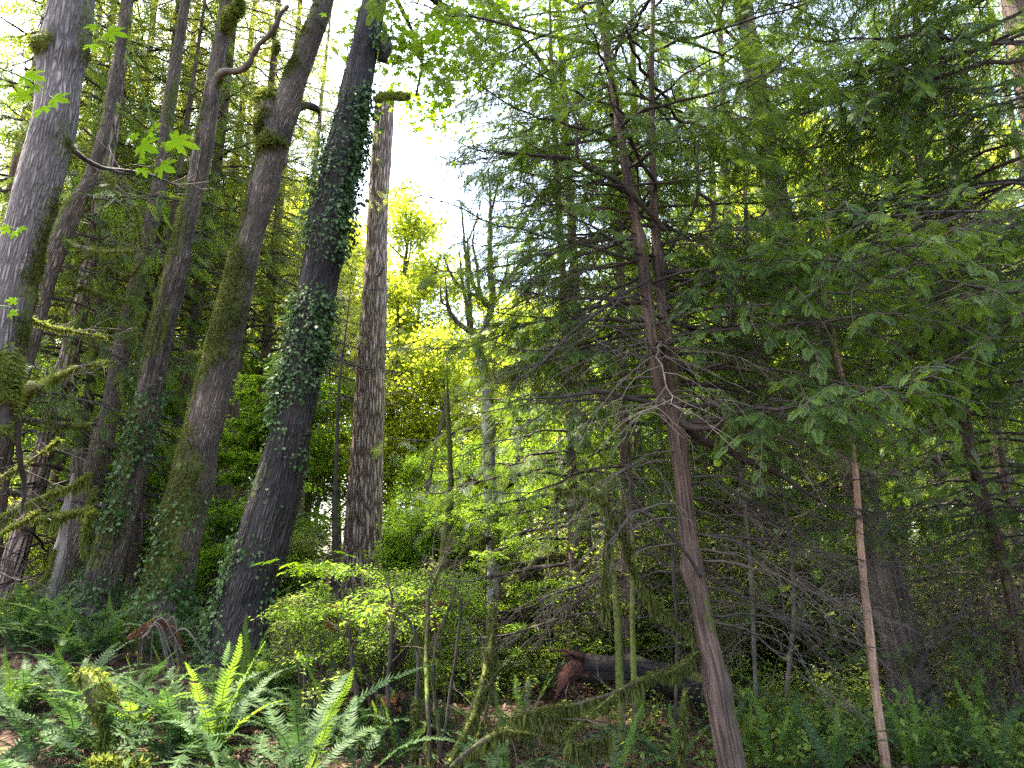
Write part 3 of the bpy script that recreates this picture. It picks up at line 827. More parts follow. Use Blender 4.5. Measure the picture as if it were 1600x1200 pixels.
# 1 near left maple -------------------------------------------------
pts1 = [(-60, 900, 66), (-45, 760, 66), (-25, 660, 66), (2, 560, 66), (22, 450, 70), (48, 330, 78), (80, 210, 78), (95, 110, 74), (112, 0, 76)]
T1, P1, R1, pos, N, m = hero('maple_tree', 'thick grey barked maple at the left edge with a moss stripe down its right side', 'tree', pts1, 6.0, M['bark_grey'],
    side_moss(1.0, 0.0, 1.0, 0.2, sd=3), up=(9, 0.4), fuzz=(9, 0.03, 0.4), sid=1, seg=44, dz=0.04)
crown_on(T1, P1, R1, 9.5, 7, 2.2, 0.2, 'maple_leaf', 11, per=3)
mossy_limb(T1, [(85, 85, 30), (68, 72, 26), (60, 58, 20)], [6.0, 5.85, 5.8], 'broken_stub', 0.9, 2600, 0.03, 200, 0.10, sid=2)
mossy_limb(T1, [(8, 560, 40), (4, 600, 40), (0, 640, 34), (2, 672, 18)], [5.85, 5.8, 5.8, 5.8], 'mossy_burl', 0.95, 4000, 0.03, 200, 0.08, sid=3)
mossy_limb(T1, [(30, 470, 14), (55, 500, 9), (110, 515, 8), (167, 527, 7)], [6.0, 6.3, 6.8, 7.2], sid=4, dr=60)
mossy_limb(T1, [(28, 640, 9), (30, 700, 9), (38, 760, 8), (36, 800, 7)], [6.0, 6.1, 6.3, 6.3], 'dead_branch', 0.1, 0, sid=5)
mossy_limb(T1, [(113, 235, 9), (160, 262, 6), (230, 272, 4), (300, 300, 3)], [6.1, 6.6, 7.2, 7.6], 'dead_branch', 0.1, 0, sid=6)

# 2 mossy tree behind it --------------------------------------------
pts2 = [(-20, 780, 30), (10, 660, 32), (30, 590, 34), (50, 520, 36), (68, 450, 36), (90, 385, 36), (118, 320, 30), (140, 280, 22), (165, 200, 20), (185, 90, 18), (200, -20, 16)]
T2, P2_, R2_, *_r = hero('maple_tree', 'crooked pale mossy maple just behind the thick left trunk', 'tree', pts2, 9.0, M['bark_maple'], side_moss(-1.0, 0.15, 0.8, -0.3, sd=8), up=(8, 0.4), fuzz=(2.6, 0.03, 0.4, 'moss'), sid=12, seg=26)
crown_on(T2, P2_, R2_, 12, 5, 2.2, 0.18, 'maple_leaf', 12, per=6)
mossy_limb(T2, [(75, 362, 14), (133, 387, 12), (175, 392, 9), (215, 390, 7)], [9, 8.8, 8.6, 8.4], sid=13, dr=40)
mossy_limb(T2, [(90, 240, 7), (127, 247, 9), (165, 275, 9), (200, 310, 9), (213, 337, 8), (222, 390, 6)], [9.2, 9, 8.8, 8.7, 8.7, 8.7], mossv=0.5, sid=14)
mossy_limb(T2, [(30, 640, 16), (45, 608, 18), (70, 600, 14), (90, 587, 9), (130, 572, 7), (173, 565, 5)], [9.0, 8.8, 8.5, 8.2, 8, 7.8], sid=15, dr=60)

# 3 tall fir at far left --------------------------------------------
pts3 = [(10, 925, 42), (24, 870, 40), (48, 790, 36), (68, 710, 34), (88, 625, 32), (106, 560, 30), (124, 490, 29), (140, 410, 27), (155, 330, 25), (172, 230, 23), (186, 120, 21), (200, 0, 19)]
T3, P3_, R3_, *_r = hero('fir_tree', 'straight furrowed fir trunk rising behind the mossy branches at far left', 'tree', pts3, 11.5, M['bark_fir'], side_moss(-1, -0.1, 0.5, sd=5), up=(8, 0.5), sid=21, seg=26, lump=0.03)

# 4 sunlit tree with stripped side -----------------------------------
pts4 = [(88, 1000, 50), (98, 950, 46), (112, 890, 44), (124, 840, 42), (140, 770, 40), (158, 700, 38), (176, 620, 34), (190, 550, 32), (206, 480, 30), (222, 410, 29), (238, 340, 27), (252, 270, 25), (262, 180, 22), (276, 90, 19), (290, 0, 17)]
T4, P4_, R4_, *_r = hero('maple_tree', 'slim leaning maple with mossy curled twigs left of the ivied trio', 'tree', pts4, 10.5, M['bark_maple'], side_moss(0.6, 0.05, 0.8, sd=15), up=(9, 0.5), fuzz=(2.0, 0.025, 0.45, 'moss_dark'), sid=31, seg=28)
crown_on(T4, P4_, R4_, 14, 5, 2.0, 0.18, 'maple_leaf', 32, per=6)
for i, (pp, yy) in enumerate([
    ([(225, 400, 8), (205, 430, 8), (180, 425, 9), (170, 418, 10), (162, 430, 12), (165, 450, 12), (176, 462, 6)], 9.6),
    ([(240, 410, 10), (232, 420, 12), (226, 428, 12)], 9.9),
    ([(218, 490, 8), (214, 500, 13), (216, 520, 12), (218, 532, 5)], 9.8),
    ([(200, 470, 5), (150, 458, 6), (120, 452, 6), (100, 500, 4)], 9.5),
    ([(180, 600, 6), (190, 585, 9), (190, 605, 9), (196, 640, 3)], 9.6),
    ([(210, 380, 5), (170, 395, 6), (130, 405, 5), (105, 445, 4)], 9.0),
    ([(150, 662, 10), (120, 664, 14), (95, 662, 14), (68, 657, 9)], 9.2)]):
    mossy_limb(T4, pp, yy, sid=40 + i, mossv=0.95, fuzz=900, dr=160, drl=0.10)
for i, (pp, yy) in enumerate([
    ([(140, 740, 7), (117, 757, 8), (70, 775, 9), (27, 795, 9), (0, 812, 8)], 8.4),
    ([(140, 795, 9), (110, 803, 13), (80, 808, 13), (50, 812, 11)], 8.2),
    ([(150, 800, 8), (138, 810, 12), (130, 840, 9), (128, 870, 8)], 8.0),
    ([(92, 688, 5), (70, 705, 7), (35, 730, 8), (0, 748, 8)], 7.0),
    ([(60, 800, 5), (35, 815, 7), (0, 834, 8)], 7.2),
    ([(150, 760, 5), (138, 800, 10), (135, 850, 10), (140, 900, 7)], 9.0),
    ([(85, 860, 4), (70, 905, 6), (30, 928, 6), (0, 948, 6)], 8.5)]):
    mossy_limb(T4, pp, yy, sid=60 + i, mossv=0.95, fuzz=1400, fs=0.024, dr=(520 if i in (0, 1, 2, 5) else 60), drl=0.22 if i in (0, 1, 2) else 0.06)

# broken snag catching the sun -----------------------------------------
pts5 = [(62, 1025, 30), (74, 970, 28), (84, 920, 26), (94, 865, 22), (103, 815, 18), (112, 770, 14), (118, 738, 8)]
T5, *_r = hero('dead_snag', 'short sun bleached broken snag in front of the slim leaning maple', 'snag', pts5, 9.6, M['bark_snag'], side_moss(1, -0.4, 0.4, sd=25), lump=0.3, fine=0.02, ls=5, sid=51, seg=26, flare=0.15)
def shards(root, px, py, Y, n, L, seed, m, spread=0.5, w=0.02, up=1.0):
    rng = np.random.default_rng(seed); mb = MB(); c, t = pt(px, py, Y)
    for i in range(n):
        b = c + rng.normal(0, 1, 3) * w * 2.0; d = nrm(A([rng.normal(0, spread), rng.normal(0, spread), up]))
        k = L * rng.uniform(0.3, 1)
        tube(mb, np.array([b, b + d * k * 0.5, b + d * k]), [w * rng.uniform(.5, 1), w * .5, 0.002], 5, lump=0.3, ls=20)
    mb.build('splinter_top', M[m], root, tuple(root.location))
shards(T5, 117, 745, 9.6, 12, 0.45, 6, 'bark_snag', 0.15)

# A -------------------------------------------------------------------
ptsA = [(138, 1010, 84), (150, 950, 70), (166, 890, 60), (186, 820, 54), (204, 750, 50), (217, 690, 48), (232, 620, 46), (246, 550, 44), (262, 480, 41), (276, 420, 39), (290, 350, 35), (306, 290, 33), (318, 230, 33), (326, 180, 28), (334, 130, 26), (346, 60, 24), (356, -10, 22)]
TA, PA, RA, posA, NA, mA = hero('maple_tree', 'leftmost of the three leaning mossy maples, slender with patchy bark and ivy low down', 'tree', ptsA, 9.0, M['bark_maple'], side_moss(-0.6, 0.22, 0.8, sd=35), up=(8, 0.5), fuzz=(8.0, 0.03, 0.4), sid=61, seg=36, lump=0.12, flare=0.45)
crown_on(TA, PA, RA, 12, 5, 2.2, 0.18, 'maple_leaf', 62, per=6)
mossy_limb(TA, [(322, 190, 14), (332, 150, 13), (340, 122, 12), (352, 113, 11), (372, 112, 11), (388, 104, 10), (396, 88, 9), (404, 72, 8), (420, 58, 8), (432, 40, 8), (440, 22, 7), (452, 12, 6)], np.linspace(9, 8.2, 12), 'crooked_branch', 0.0, 0, bark='twig_pale', sid=63)
for i, (x, y, w) in enumerate([(341, 124, 13), (358, 30, 18), (372, 12, 14), (426, 50, 8), (432, 75, 9)]):
    mossy_limb(TA, [(x - w * .3, y + w * .8, w * .6), (x, y, w), (x + w * .2, y - w * .8, w * .5)], 8.9 if i < 4 else 8.3, 'moss_clump', 1.0, 3500, 0.028, 150, 0.06, sid=70 + i)

# B -------------------------------------------------------------------
ptsB = [(248, 1020, 110), (252, 975, 96), (262, 925, 88), (275, 870, 82), (289, 810, 77), (302, 750, 72), (314, 690, 68), (326, 640, 64), (338, 590, 60), (352, 530, 56), (367, 470, 52), (380, 410, 50), (395, 360, 48), (408, 310, 50), (420, 260, 52), (432, 215, 56), (446, 175, 52), (460, 130, 44), (476, 90, 38), (492, 45, 34), (508, -5, 32)]
TB, PB, RB, posB, NB, mB = hero('maple_tree', 'middle leaning maple wrapped in brown green moss with a broken fork near its top', 'tree', ptsB, 8.5, M['bark_maple'], side_moss(-1.0, 0.32, 0.9, -0.4, ns=1.2, sd=41), up=(8, 0.5), fuzz=(12, 0.034, 0.36), sid=81, seg=44, lump=0.12, flare=0.5)
crown_on(TB, PB, RB, 11.5, 5, 2.4, 0.18, 'maple_leaf', 82, per=6)
mossy_limb(TB, [(428, 230, 40), (422, 195, 38), (418, 165, 32), (414, 150, 20)], 8.4, 'broken_fork', 0.6, 2500, 0.03, 150, 0.07, bark='bark_maple', sid=83)
mossy_limb(TB, [(455, 175, 14), (475, 165, 11), (495, 170, 9), (500, 182, 6)], [8.5, 8.7, 8.9, 9], 'dead_branch', 0.3, 0, sid=85)
mossy_limb(TB, [(335, 550, 7), (320, 552, 8), (290, 550, 6)], [8.5, 8.8, 9.2], sid=86)
for i, (x, y, w) in enumerate([(410, 190, 16)]):
    mossy_limb(TB, [(x - w * .3, y + w, w * .5), (x, y, w), (x + w * .3, y - w, w * .5)], 8.3, 'moss_clump', 1.0, 4500, 0.028, 200, 0.06, fm='moss_dark', sid=90 + i)

# C -------------------------------------------------------------------
ptsC = [(362, 1050, 112), (376, 985, 104), (390, 920, 98), (408, 860, 92), (424, 800, 86), (440, 740, 80), (452, 680, 76), (464, 620, 74), (476, 560, 72), (487, 500, 70), (498, 440, 70), (510, 380, 70), (520, 320, 68), (532, 260, 64), (544, 200, 60), (556, 140, 54), (568, 80, 48), (578, 30, 46), (588, -15, 46)]
TC, PC, RC, posC, NC, mC = hero('maple_tree', 'right leaning maple with near black bark covered in climbing ivy', 'tree', ptsC, 7.8, M['bark_ivied'], side_moss(-1.0, -0.15, 0.7, 0.3, sd=51), up=(8, 0.5), fuzz=(2.0, 0.022, 0.5), sid=101, seg=48, lump=0.10, flare=0.3, dz=0.045)
mossy_limb(TC, [(588, 156, 10), (600, 152, 13), (618, 152, 13), (632, 152, 10), (637, 152, 4)], [7.8, 7.5, 7.3, 7.2, 7.1], 'mossy_stub', 1.0, 3000, 0.02, 0, sid=102)
mossy_limb(TC, [(596, 60, 26), (602, 75, 24), (600, 95, 14)], 7.8, 'bark_knob', 0.1, 0, bark='bark_ivied', sid=103)
# C's leafy limbs reaching over the gap of sky
def maple_canopy(root, limbs, seed, leaf, per, cl, name='crown', fol='maple_leaf', wood='twig'):
    rng = np.random.default_rng(seed); w = MB(); f = MB(); tp = []; out = {}
    for pp, yy in limbs:
        P, R = path3(pp, yy, 24); tube(w, P, R, 7, lump=0.1, ls=6, cap=False)
        for k in range(12):
            j = rng.integers(6, 24); a = rng.uniform(0, 2 * pi); tips = []
            grow(rng, P[j], A([cos(a), sin(a), -0.25]), rng.uniform(0.4, 0.9), 0.008, 1, out, tips, -0.1, 0.8, (2, 4)); tp += tips
    add_wood(w, out); tp = np.concatenate(tp); pts = np.repeat(tp, per, 0) + rng.normal(0, 1, (len(tp) * per, 3)) * A([cl, cl, cl * .6])
    leaves(f, MAPLE_HI, pts, rng, leaf, up=0.75)
    org = tuple(root.location); w.build('branches', M[wood], root, org); f.build(name, M[fol], root, org)
maple_canopy(TC, [
    ([(640, -30, 14), (690, 8, 12), (720, 30, 8), (756, 62, 5)], [8.5, 9, 9.4, 9.8]),
    ([(700, -60, 10), (760, 0, 9), (800, 42, 8), (840, 90, 7), (872, 140, 5), (885, 160, 4)], [8.5, 9, 9.2, 9.5, 9.8, 10]),
    ([(600, -40, 10), (640, 40, 6), (660, 90, 4), (650, 150, 3)], [8, 8.8, 9.2, 9.5]),
    ([(560, 90, 8), (620, 60, 6), (670, 110, 4), (700, 150, 3)], [8, 9, 9.8, 10.2]),
    ([(700, -80, 8), (800, -40, 7), (900, 10, 5), (960, 60, 3)], [9, 10, 10.5, 11]),
    ], 104, 0.12, 2, 0.16)
crown_on(TC, PC, RC, 11, 5, 2.6, 0.18, 'maple_leaf', 105, per=6)

# ivy on the three trunks ---------------------------------------------------
def ivy(label, P, R, pos, N, seed, spans, vines, pale=0.25, size=0.055, group='ivy climbing the leaning maples'):
    rng = np.random.default_rng(seed); b = P[3]
    root = thing('climbing_ivy', (b[0], b[1], float(gz(b[0], b[1]))), label, 'ivy', group); org = tuple(root.location)
    n, seg, _ = pos.shape; w = MB(); f = MB(); fp = MB(); VP = []
    for k in range(vines):                       # stems wandering up the bark, on the sides one sees
        th = rng.uniform(0, 2 * pi); j0 = 2; j1 = rng.integers(int(n * 0.35), n - 8)
        j = np.arange(j0, j1); w_ = th + catmull(np.cumsum(rng.normal(0, 0.30, 9))[:, None].repeat(3, 1), len(j))[:, 0]
        d = pos[j, (w_ / (2 * pi) * seg).astype(int) % seg]; nn = N[j, (w_ / (2 * pi) * seg).astype(int) % seg]
        d = catmull((d + nn * 0.008)[::2], len(j)); tube(w, d, rng.uniform(0.003, 0.007), 4, cap=False, tint=0.6)
        VP.append(d)
    z = np.linspace(0, 1, n)
    for (z0, z1, sx, cnt, off, sc) in spans:
        wt = ((z > z0) & (z < z1)).astype(float)[:, None] * (np.clip((N[:, :, 0] * sx), 0, 1) ** 4 if sx else 0.6) * np.clip(0.3 + 1.6 * noise(pos * 2.3, seed), 0.02, 1) * np.clip(0.4 - N[:, :, 1], 0.05, 1)
        wt = wt.ravel(); i = rng.choice(n * seg, cnt, p=wt / wt.sum())
        p = pos.reshape(-1, 3)[i]; nn = N.reshape(-1, 3)[i]
        o = rng.uniform(0.01, off, cnt) ** 1
        p = p + nn * o[:, None] + rng.normal(0, 0.03, (cnt, 3))
        fw = A([0, 0, -1.0]) + rng.normal(0, 0.45, (cnt, 3)) + nn * 0.35
        up = nn + rng.normal(0, 0.35, (cnt, 3)) + A([0, 0, 0.35])
        sz = size * sc * rng.uniform(0.4, 1.3, cnt); isp = rng.uniform(0, 1, cnt) < pale * (sc <= 1)
        for mb, sel in ((f, ~isp), (fp, isp)):
            if sel.sum(): inst(mb, IVY[0], IVY[1], p[sel], frames(fw[sel], up[sel], sz[sel]), rng.uniform(0, 1, sel.sum()))
    w.build('stem', M['twig'], root, org); f.build('leaf_cover', M['ivy'], root, org)
    if fp.n: fp.build('pale_leaf_cover', M['ivy_pale'], root, org)
ivy('ivy with small pale leaves and wiry stems up the dark right leaning maple', PC, RC, posC, NC, 201,
    [(0.02, 0.76, 0, 3600, 0.05, 0.66), (0.33, 0.84, 1, 2400, 0.12, 0.95), (0.38, 0.7, -1, 800, 0.11, 0.95), (0.03, 0.4, -1, 900, 0.08, 0.8)], 20, 0.6)
ivy('ivy leaves on the lower half of the middle mossy maple', PB, RB, posB, NB, 202, [(0.0, 0.25, 0, 800, 0.08, 0.9), (0.0, 0.2, 1, 250, 0.1, 1.2)], 10, 0.5)
ivy('ivy leaves climbing the lower part of the slender left maple of the three', PA, RA, posA, NA, 203, [(0.03, 0.4, 0, 1300, 0.08, 0.85)], 14, 0.35)

# D the big bare fir ------------------------------------------------------------
ptsD = [(561, 985, 88), (563, 930, 80), (566, 870, 74), (569, 800, 69), (573, 720, 62), (577, 640, 57), (580, 560, 52), (584, 480, 48), (588, 400, 41), (591, 320, 37), (596, 240, 38), (600, 190, 36), (602, 157, 34)]
TD, PD, RD, *_r = hero('fir_tree', 'tall straight branchless fir trunk with braided pinkish grey bark in the middle', 'tree', ptsD, 18.0, M['bark_fir'], side_moss(-1, -1.5, 0.3, sd=61), sid=111, knots=0, seg=64, lump=0.02, fine=0.012, flare=0.15, dz=0.08)
shards(TD, 604, 158, 18.0, 6, 0.12, 8, 'bark_fir', 0.3, 0.05)
mossy_limb(TD, [(588, 432, 3), (594, 428, 4), (600, 417, 3)], [17.6, 17.4, 17.3], 'dead_twig', 0, 0, sid=112)

# I alder with candelabra top -------------------------------------------------------
ptsI = [(768, 1010, 26), (770, 950, 27), (772, 880, 27), (768, 820, 26), (765, 760, 25), (764, 700, 23), (763, 640, 21), (758, 590, 19), (748, 550, 17), (736, 515, 13)]
TI, PI_, RI, *_r = hero('alder_tree', 'white patched alder trunk with upswept bare limbs against the sky', 'tree', ptsI, 12.0, M['bark_alder'], side_moss(0.8, 0.3, 0.6, sd=71), fuzz=(3, 0.035, 0.42), sid=121, seg=24, lump=0.12)
for i, pp in enumerate([
    [(736, 520, 9), (712, 500, 7), (700, 478, 5), (695, 430, 4)], [(736, 520, 10), (728, 470, 6), (722, 430, 4), (718, 380, 3)],
    [(736, 520, 9), (733, 460, 6), (729, 400, 4), (722, 330, 3), (718, 300, 2)], [(745, 545, 10), (768, 470, 10), (765, 400, 8), (766, 320, 5), (762, 260, 3)],
    [(768, 480, 9), (752, 465, 8), (738, 440, 6), (732, 400, 5), (729, 360, 3)], [(768, 480, 7), (782, 455, 6), (790, 425, 4), (794, 390, 3)],
    [(752, 465, 6), (728, 455, 5), (712, 440, 4), (700, 420, 3), (690, 395, 2)], [(750, 468, 6), (745, 420, 5), (738, 380, 3), (745, 330, 2)],
    [(766, 340, 4), (775, 300, 3), (782, 260, 2)], [(729, 380, 3), (742, 350, 3), (752, 310, 2)], [(700, 478, 4), (690, 470, 3), (688, 440, 2)]]):
    mossy_limb(TI, pp, 12.0, 'bare_limb', 0.2, 0, sid=130 + i, bark='twig')
for i, (pp, yy) in enumerate([
    ([(770, 780, 9), (790, 765, 8), (800, 750, 7), (815, 700, 5)], 11.8), ([(768, 760, 8), (745, 752, 7), (730, 745, 5)], 11.8),
    ([(772, 950, 14), (800, 925, 13), (825, 895, 11), (850, 872, 9), (900, 868, 6), (930, 855, 5)], [12, 11.6, 11.2, 11, 10.6, 10.2]),
    ([(770, 990, 16), (752, 1040, 13), (740, 1085, 12), (705, 1150, 11)], [11.8, 10.8, 9.8, 8.4]),
    ([(765, 840, 6), (740, 850, 5), (715, 880, 4), (700, 910, 3)], 11.6),
    ([(775, 870, 7), (812, 880, 6), (860, 905, 5), (900, 900, 4)], 11.3)]):
    mossy_limb(TI, pp, yy, sid=150 + i, mossv=0.8, fuzz=900, fs=0.03, dr=260, drl=0.28, fm='moss_dark')

# E the forked cedar --------------------------------------------------------------------
E_Y = 5.6
ptsE = [(1150, 1235, 58), (1140, 1180, 54), (1126, 1110, 50), (1113, 1040, 48), (1100, 980, 46), (1088, 910, 42), (1078, 850, 40), (1071, 790, 38), (1064, 730, 38), (1057, 680, 40), (1050, 640, 40)]
TE, PE, RE, *_r = hero('cedar_tree', 'forked red barked cedar with stringy bark and many bare drooping branches right of centre', 'tree', [(a, b, c * 0.88) for a, b, c in ptsE], E_Y, M['bark_cedar'], side_moss(0.8, -0.2, 0.6, sd=81), sid=161, knots=4, seg=40, lump=0.08, fine=0.006, flare=0.2, dz=0.03, up=(0, 0))
_, PE1, RE1, *_r = hero('', '', '', [(1046, 660, 24), (1034, 620, 24), (1024, 570, 23), (1016, 510, 22), (1008, 440, 21), (1000, 390, 20), (992, 340, 19), (983, 290, 18), (974, 235, 17), (965, 180, 15), (955, 120, 13), (942, 50, 11), (930, -30, 9)], E_Y, M['bark_cedar'], side_moss(0.8, -0.2, 0.5, sd=82), sid=162, seg=24, lump=0.08, fine=0.004, flare=0, dz=0.03, up=(2.5, 0.2), part='left_stem', root=TE, ground=False)
_, PE2, RE2, *_r = hero('', '', '', [(1052, 665, 26), (1052, 625, 26), (1050, 590, 24), (1043, 540, 23), (1037, 490, 22), (1032, 440, 20), (1026, 390, 18), (1022, 330, 16), (1020, 260, 14), (1018, 180, 12), (1018, 90, 10), (1020, 0, 8)], E_Y + 0.12, M['bark_cedar'], side_moss(0.8, -0.1, 0.5, sd=83), sid=163, seg=24, lump=0.08, fine=0.004, flare=0, dz=0.03, up=(2.5, 0.2), part='right_stem', root=TE, ground=False)

def hero_boughs(root, P, zr, n, Lr, seed, live=1.0, hi=2, spray=(0.09, 0.18), fol='cedar_leaf', wood='twig', az=None, r0=0.014, rise=0.1, droop=0.5, lift=0.25, hang=0.35, step=0.085, foliage=1.0, brown=0.0, sec=0.45):
    rng = np.random.default_rng(seed); org = A(root.location)
    for i in range(n):
        z = zr[0] + (zr[1] - zr[0]) * (i + rng.random()) / n
        j = int(np.argmin(abs(P[:, 2] - z))); c = P[j]
        a = (i * 2.4 + rng.normal(0, 0.5)) if az is None else rng.uniform(*az)
        L = rng.uniform(*Lr); dead = rng.random() > live
        b = bough(rng, c, a, L, rise * rng.uniform(0.5, 1.5), droop * rng.uniform(0.7, 1.3), lift, r0 * (0.6 + 0.3 * L), 0 if dead else foliage, hi, spray, start=0.15 if dead else 0.28, hang=hang, bare=1.0 if dead else 0.15, step=step, sec=sec)
        w = MB(); f = MB(); build_bough(w, f, b, rng, hi, r0 * (0.6 + 0.3 * L))
        o = w.build('dead_bough' if dead else 'bough', M['twig_pale' if (dead and rng.random() < 0.35) else wood], root, tuple(org))  # some dead boughs take the paler colour to look more lit
        if f.n:
            g = f.build('foliage', M[fol], root, tuple(org)); g.parent = o
def zpx(py, Y): return pt(800, py, Y)[0][2]
# foliage boughs of E
hero_boughs(TE, PE1, (zpx(560, E_Y), zpx(-60, E_Y)), 34, (1.0, 2.2), 170, 1.0, droop=0.35, foliage=1.8, step=0.07)
hero_boughs(TE, PE1, (zpx(640, E_Y), zpx(120, E_Y)), 14, (1.3, 1.95), 175, 1.0, droop=0.32, foliage=1.5, az=(2.3, 4.1))
hero_boughs(TE, PE2, (zpx(760, E_Y), zpx(420, E_Y)), 10, (1.4, 2.4), 176, 1.0, droop=0.35, foliage=1.3, az=(-1.2, 0.9))
hero_boughs(TE, PE2, (zpx(600, E_Y), zpx(-40, E_Y)), 34, (0.9, 2.0), 171, 1.0, droop=0.35, foliage=1.8, step=0.07)
hero_boughs(TE, PE1, (zpx(640, E_Y), zpx(300, E_Y)), 18, (0.9, 1.9), 172, 0.0, droop=0.65, az=(2.4, 4.6), r0=0.008, wood='twig', step=0.12)
hero_boughs(TE, PE2, (zpx(660, E_Y), zpx(330, E_Y)), 20, (0.9, 2.1), 173, 0.0, droop=0.6, az=(-1.0, 0.9), r0=0.009, step=0.12)
hero_boughs(TE, PE, (zpx(980, E_Y), zpx(660, E_Y)), 20, (1.0, 2.0), 174, 0.0, droop=0.95, lift=0.5, r0=0.009, az=(-0.9, 0.9), step=0.12)
hero_boughs(TE, PE, (zpx(900, E_Y), zpx(660, E_Y)), 9, (0.7, 1.4), 177, 0.0, droop=0.9, lift=0.3, r0=0.008, az=(2.2, 3.6), step=0.14)
for i, (pp, yy) in enumerate([
    ([(1040, 360, 8), (1007, 323, 8), (960, 277, 9), (900, 248, 7), (850, 242, 5), (800, 236, 4), (740, 230, 2)], np.linspace(5.6, 5.0, 7)),
    ([(960, 280, 6), (905, 250, 6), (900, 190, 5), (880, 140, 4), (850, 100, 3)], [5.4, 5.2, 5.2, 5.3, 5.4]),
    ([(1030, 630, 8), (985, 622, 7), (940, 612, 6), (880, 618, 5), (800, 624, 3)], np.linspace(5.5, 4.8, 5)),
    ([(1012, 440, 6), (960, 470, 6), (900, 520, 5), (850, 570, 4), (800, 603, 3)], np.linspace(5.5, 4.7, 5)),
    ([(1060, 640, 10), (1075, 665, 12), (1105, 668, 9), (1140, 658, 8), (1175, 636, 6), (1230, 628, 4)], np.linspace(5.6, 5.1, 6)),
    ([(1060, 650, 14), (1090, 685, 13), (1125, 700, 12), (1165, 722, 10), (1215, 745, 8), (1290, 790, 6), (1350, 800, 4)], np.linspace(5.7, 5.9, 7)),
    ([(1040, 560, 6), (1090, 575, 5), (1150, 560, 4), (1230, 520, 3), (1300, 470, 2)], np.linspace(5.6, 5.2, 5)),
    ([(1035, 500, 6), (1100, 460, 5), (1160, 455, 5), (1220, 440, 3), (1290, 420, 2)], np.linspace(5.7, 5.2, 5)),
    ([(1030, 420, 6), (1070, 350, 5), (1090, 310, 5), (1092, 240, 4), (1100, 170, 3)], np.linspace(5.7, 5.4, 5)),
    ([(1090, 300, 6), (1115, 320, 6), (1112, 350, 5), (1080, 380, 3)], 5.4),
    ([(1095, 900, 6), (1060, 850, 5), (1000, 800, 5), (960, 840, 4), (925, 880, 3)], np.linspace(5.5, 4.9, 5))]):
    mossy_limb(TE, pp, yy, 'dead_branch', 0.15, 0, sid=180 + i)
# moss-hung lower branches of E
for i, (pp, yy) in enumerate([
    ([(1100, 1010, 9), (1060, 1045, 9), (1010, 1060, 9), (960, 1085, 10), (910, 1100, 9), (850, 1112, 8), (800, 1122, 6)], np.linspace(5.6, 5.0, 7)),
    ([(960, 1085, 7), (920, 1120, 7), (890, 1150, 6), (920, 1190, 4)], [5.2, 5.1, 5.0, 5.0]),
    ([(1085, 990, 6), (1040, 960, 6), (1005, 925, 7), (985, 890, 5), (975, 860, 4), (968, 800, 3)], np.linspace(5.6, 5.2, 6)),
    ([(985, 860, 7), (950, 800, 6), (930, 770, 5), (870, 765, 4)], [5.3, 5.1, 5.0, 4.9]),
    ([(1070, 1080, 8), (1066, 1140, 8), (1064, 1190, 6)], 5.3),
    ([(950, 830, 5), (946, 880, 6), (944, 930, 6), (945, 960, 3)], 5.2)]):
    mossy_limb(TE, pp, yy, sid=200 + i, mossv=0.8, fuzz=1500, fs=0.018, dr=700, drl=0.13, fm='moss_dark')

# F thin sunlit young cedar -----------------------------------------------------------------
ptsF = [(1386, 1215, 16), (1378, 1150, 16), (1368, 1080, 15), (1361, 1010, 15), (1353, 940, 14), (1346, 870, 13), (1341, 800, 12), (1336, 730, 11), (1328, 660, 10), (1318, 600, 9), (1302, 520, 8), (1296, 440, 7), (1294, 360, 5), (1290, 260, 3)]
TF, PF, RF, *_r = hero('cedar_sapling', 'thin pole like young cedar with orange tan bark lit by the sun', 'sapling', ptsF, 6.0, M['bark_young'], side_moss(1, -0.4, 0.4, sd=91), sid=211, seg=16, lump=0.06, fine=0.002, flare=0.2, dz=0.05)
hero_boughs(TF, PF, (zpx(760, 6), zpx(280, 6)), 16, (0.5, 1.1), 212, 0.85, r0=0.007)
hero_boughs(TF, PF, (zpx(1000, 6), zpx(700, 6)), 8, (0.4, 1.0), 213, 0.0, r0=0.006, droop=0.7)

# G big dark cedar behind ------------------------------------------------------------------------
ptsG = [(1432, 1120, 92), (1420, 1060, 78), (1405, 990, 70), (1388, 920, 64), (1370, 850, 60), (1350, 780, 56), (1328, 700, 53), (1300, 610, 50), (1272, 530, 47), (1248, 450, 45), (1225, 360, 42), (1205, 270, 39), (1188, 170, 36), (1170, 60, 33), (1155, -40, 30)]
TG, PG, RG, *_r = hero('cedar_tree', 'massive dark cedar trunk standing behind the thin sunlit pole', 'tree', ptsG, 8.6, M['bark_cedar_old'], side_moss(-1, -0.2, 0.6, sd=95), up=(5, 0.5), sid=221, seg=44, lump=0.08, fine=0.012, flare=0.3)
hero_boughs(TG, PG, (zpx(560, 8.6), zpx(-100, 8.6)), 50, (1.6, 3.4), 222, 0.85, hi=1, spray=(0.22, 0.36), r0=0.016, step=0.14, foliage=0.55)
hero_boughs(TG, PG, (zpx(1000, 8.6), zpx(600, 8.6)), 12, (1.2, 2.8), 223, 0.3, az=(0.3, 2.8), hi=1, spray=(0.2, 0.34), r0=0.012, step=0.14, foliage=0.55, droop=0.7)

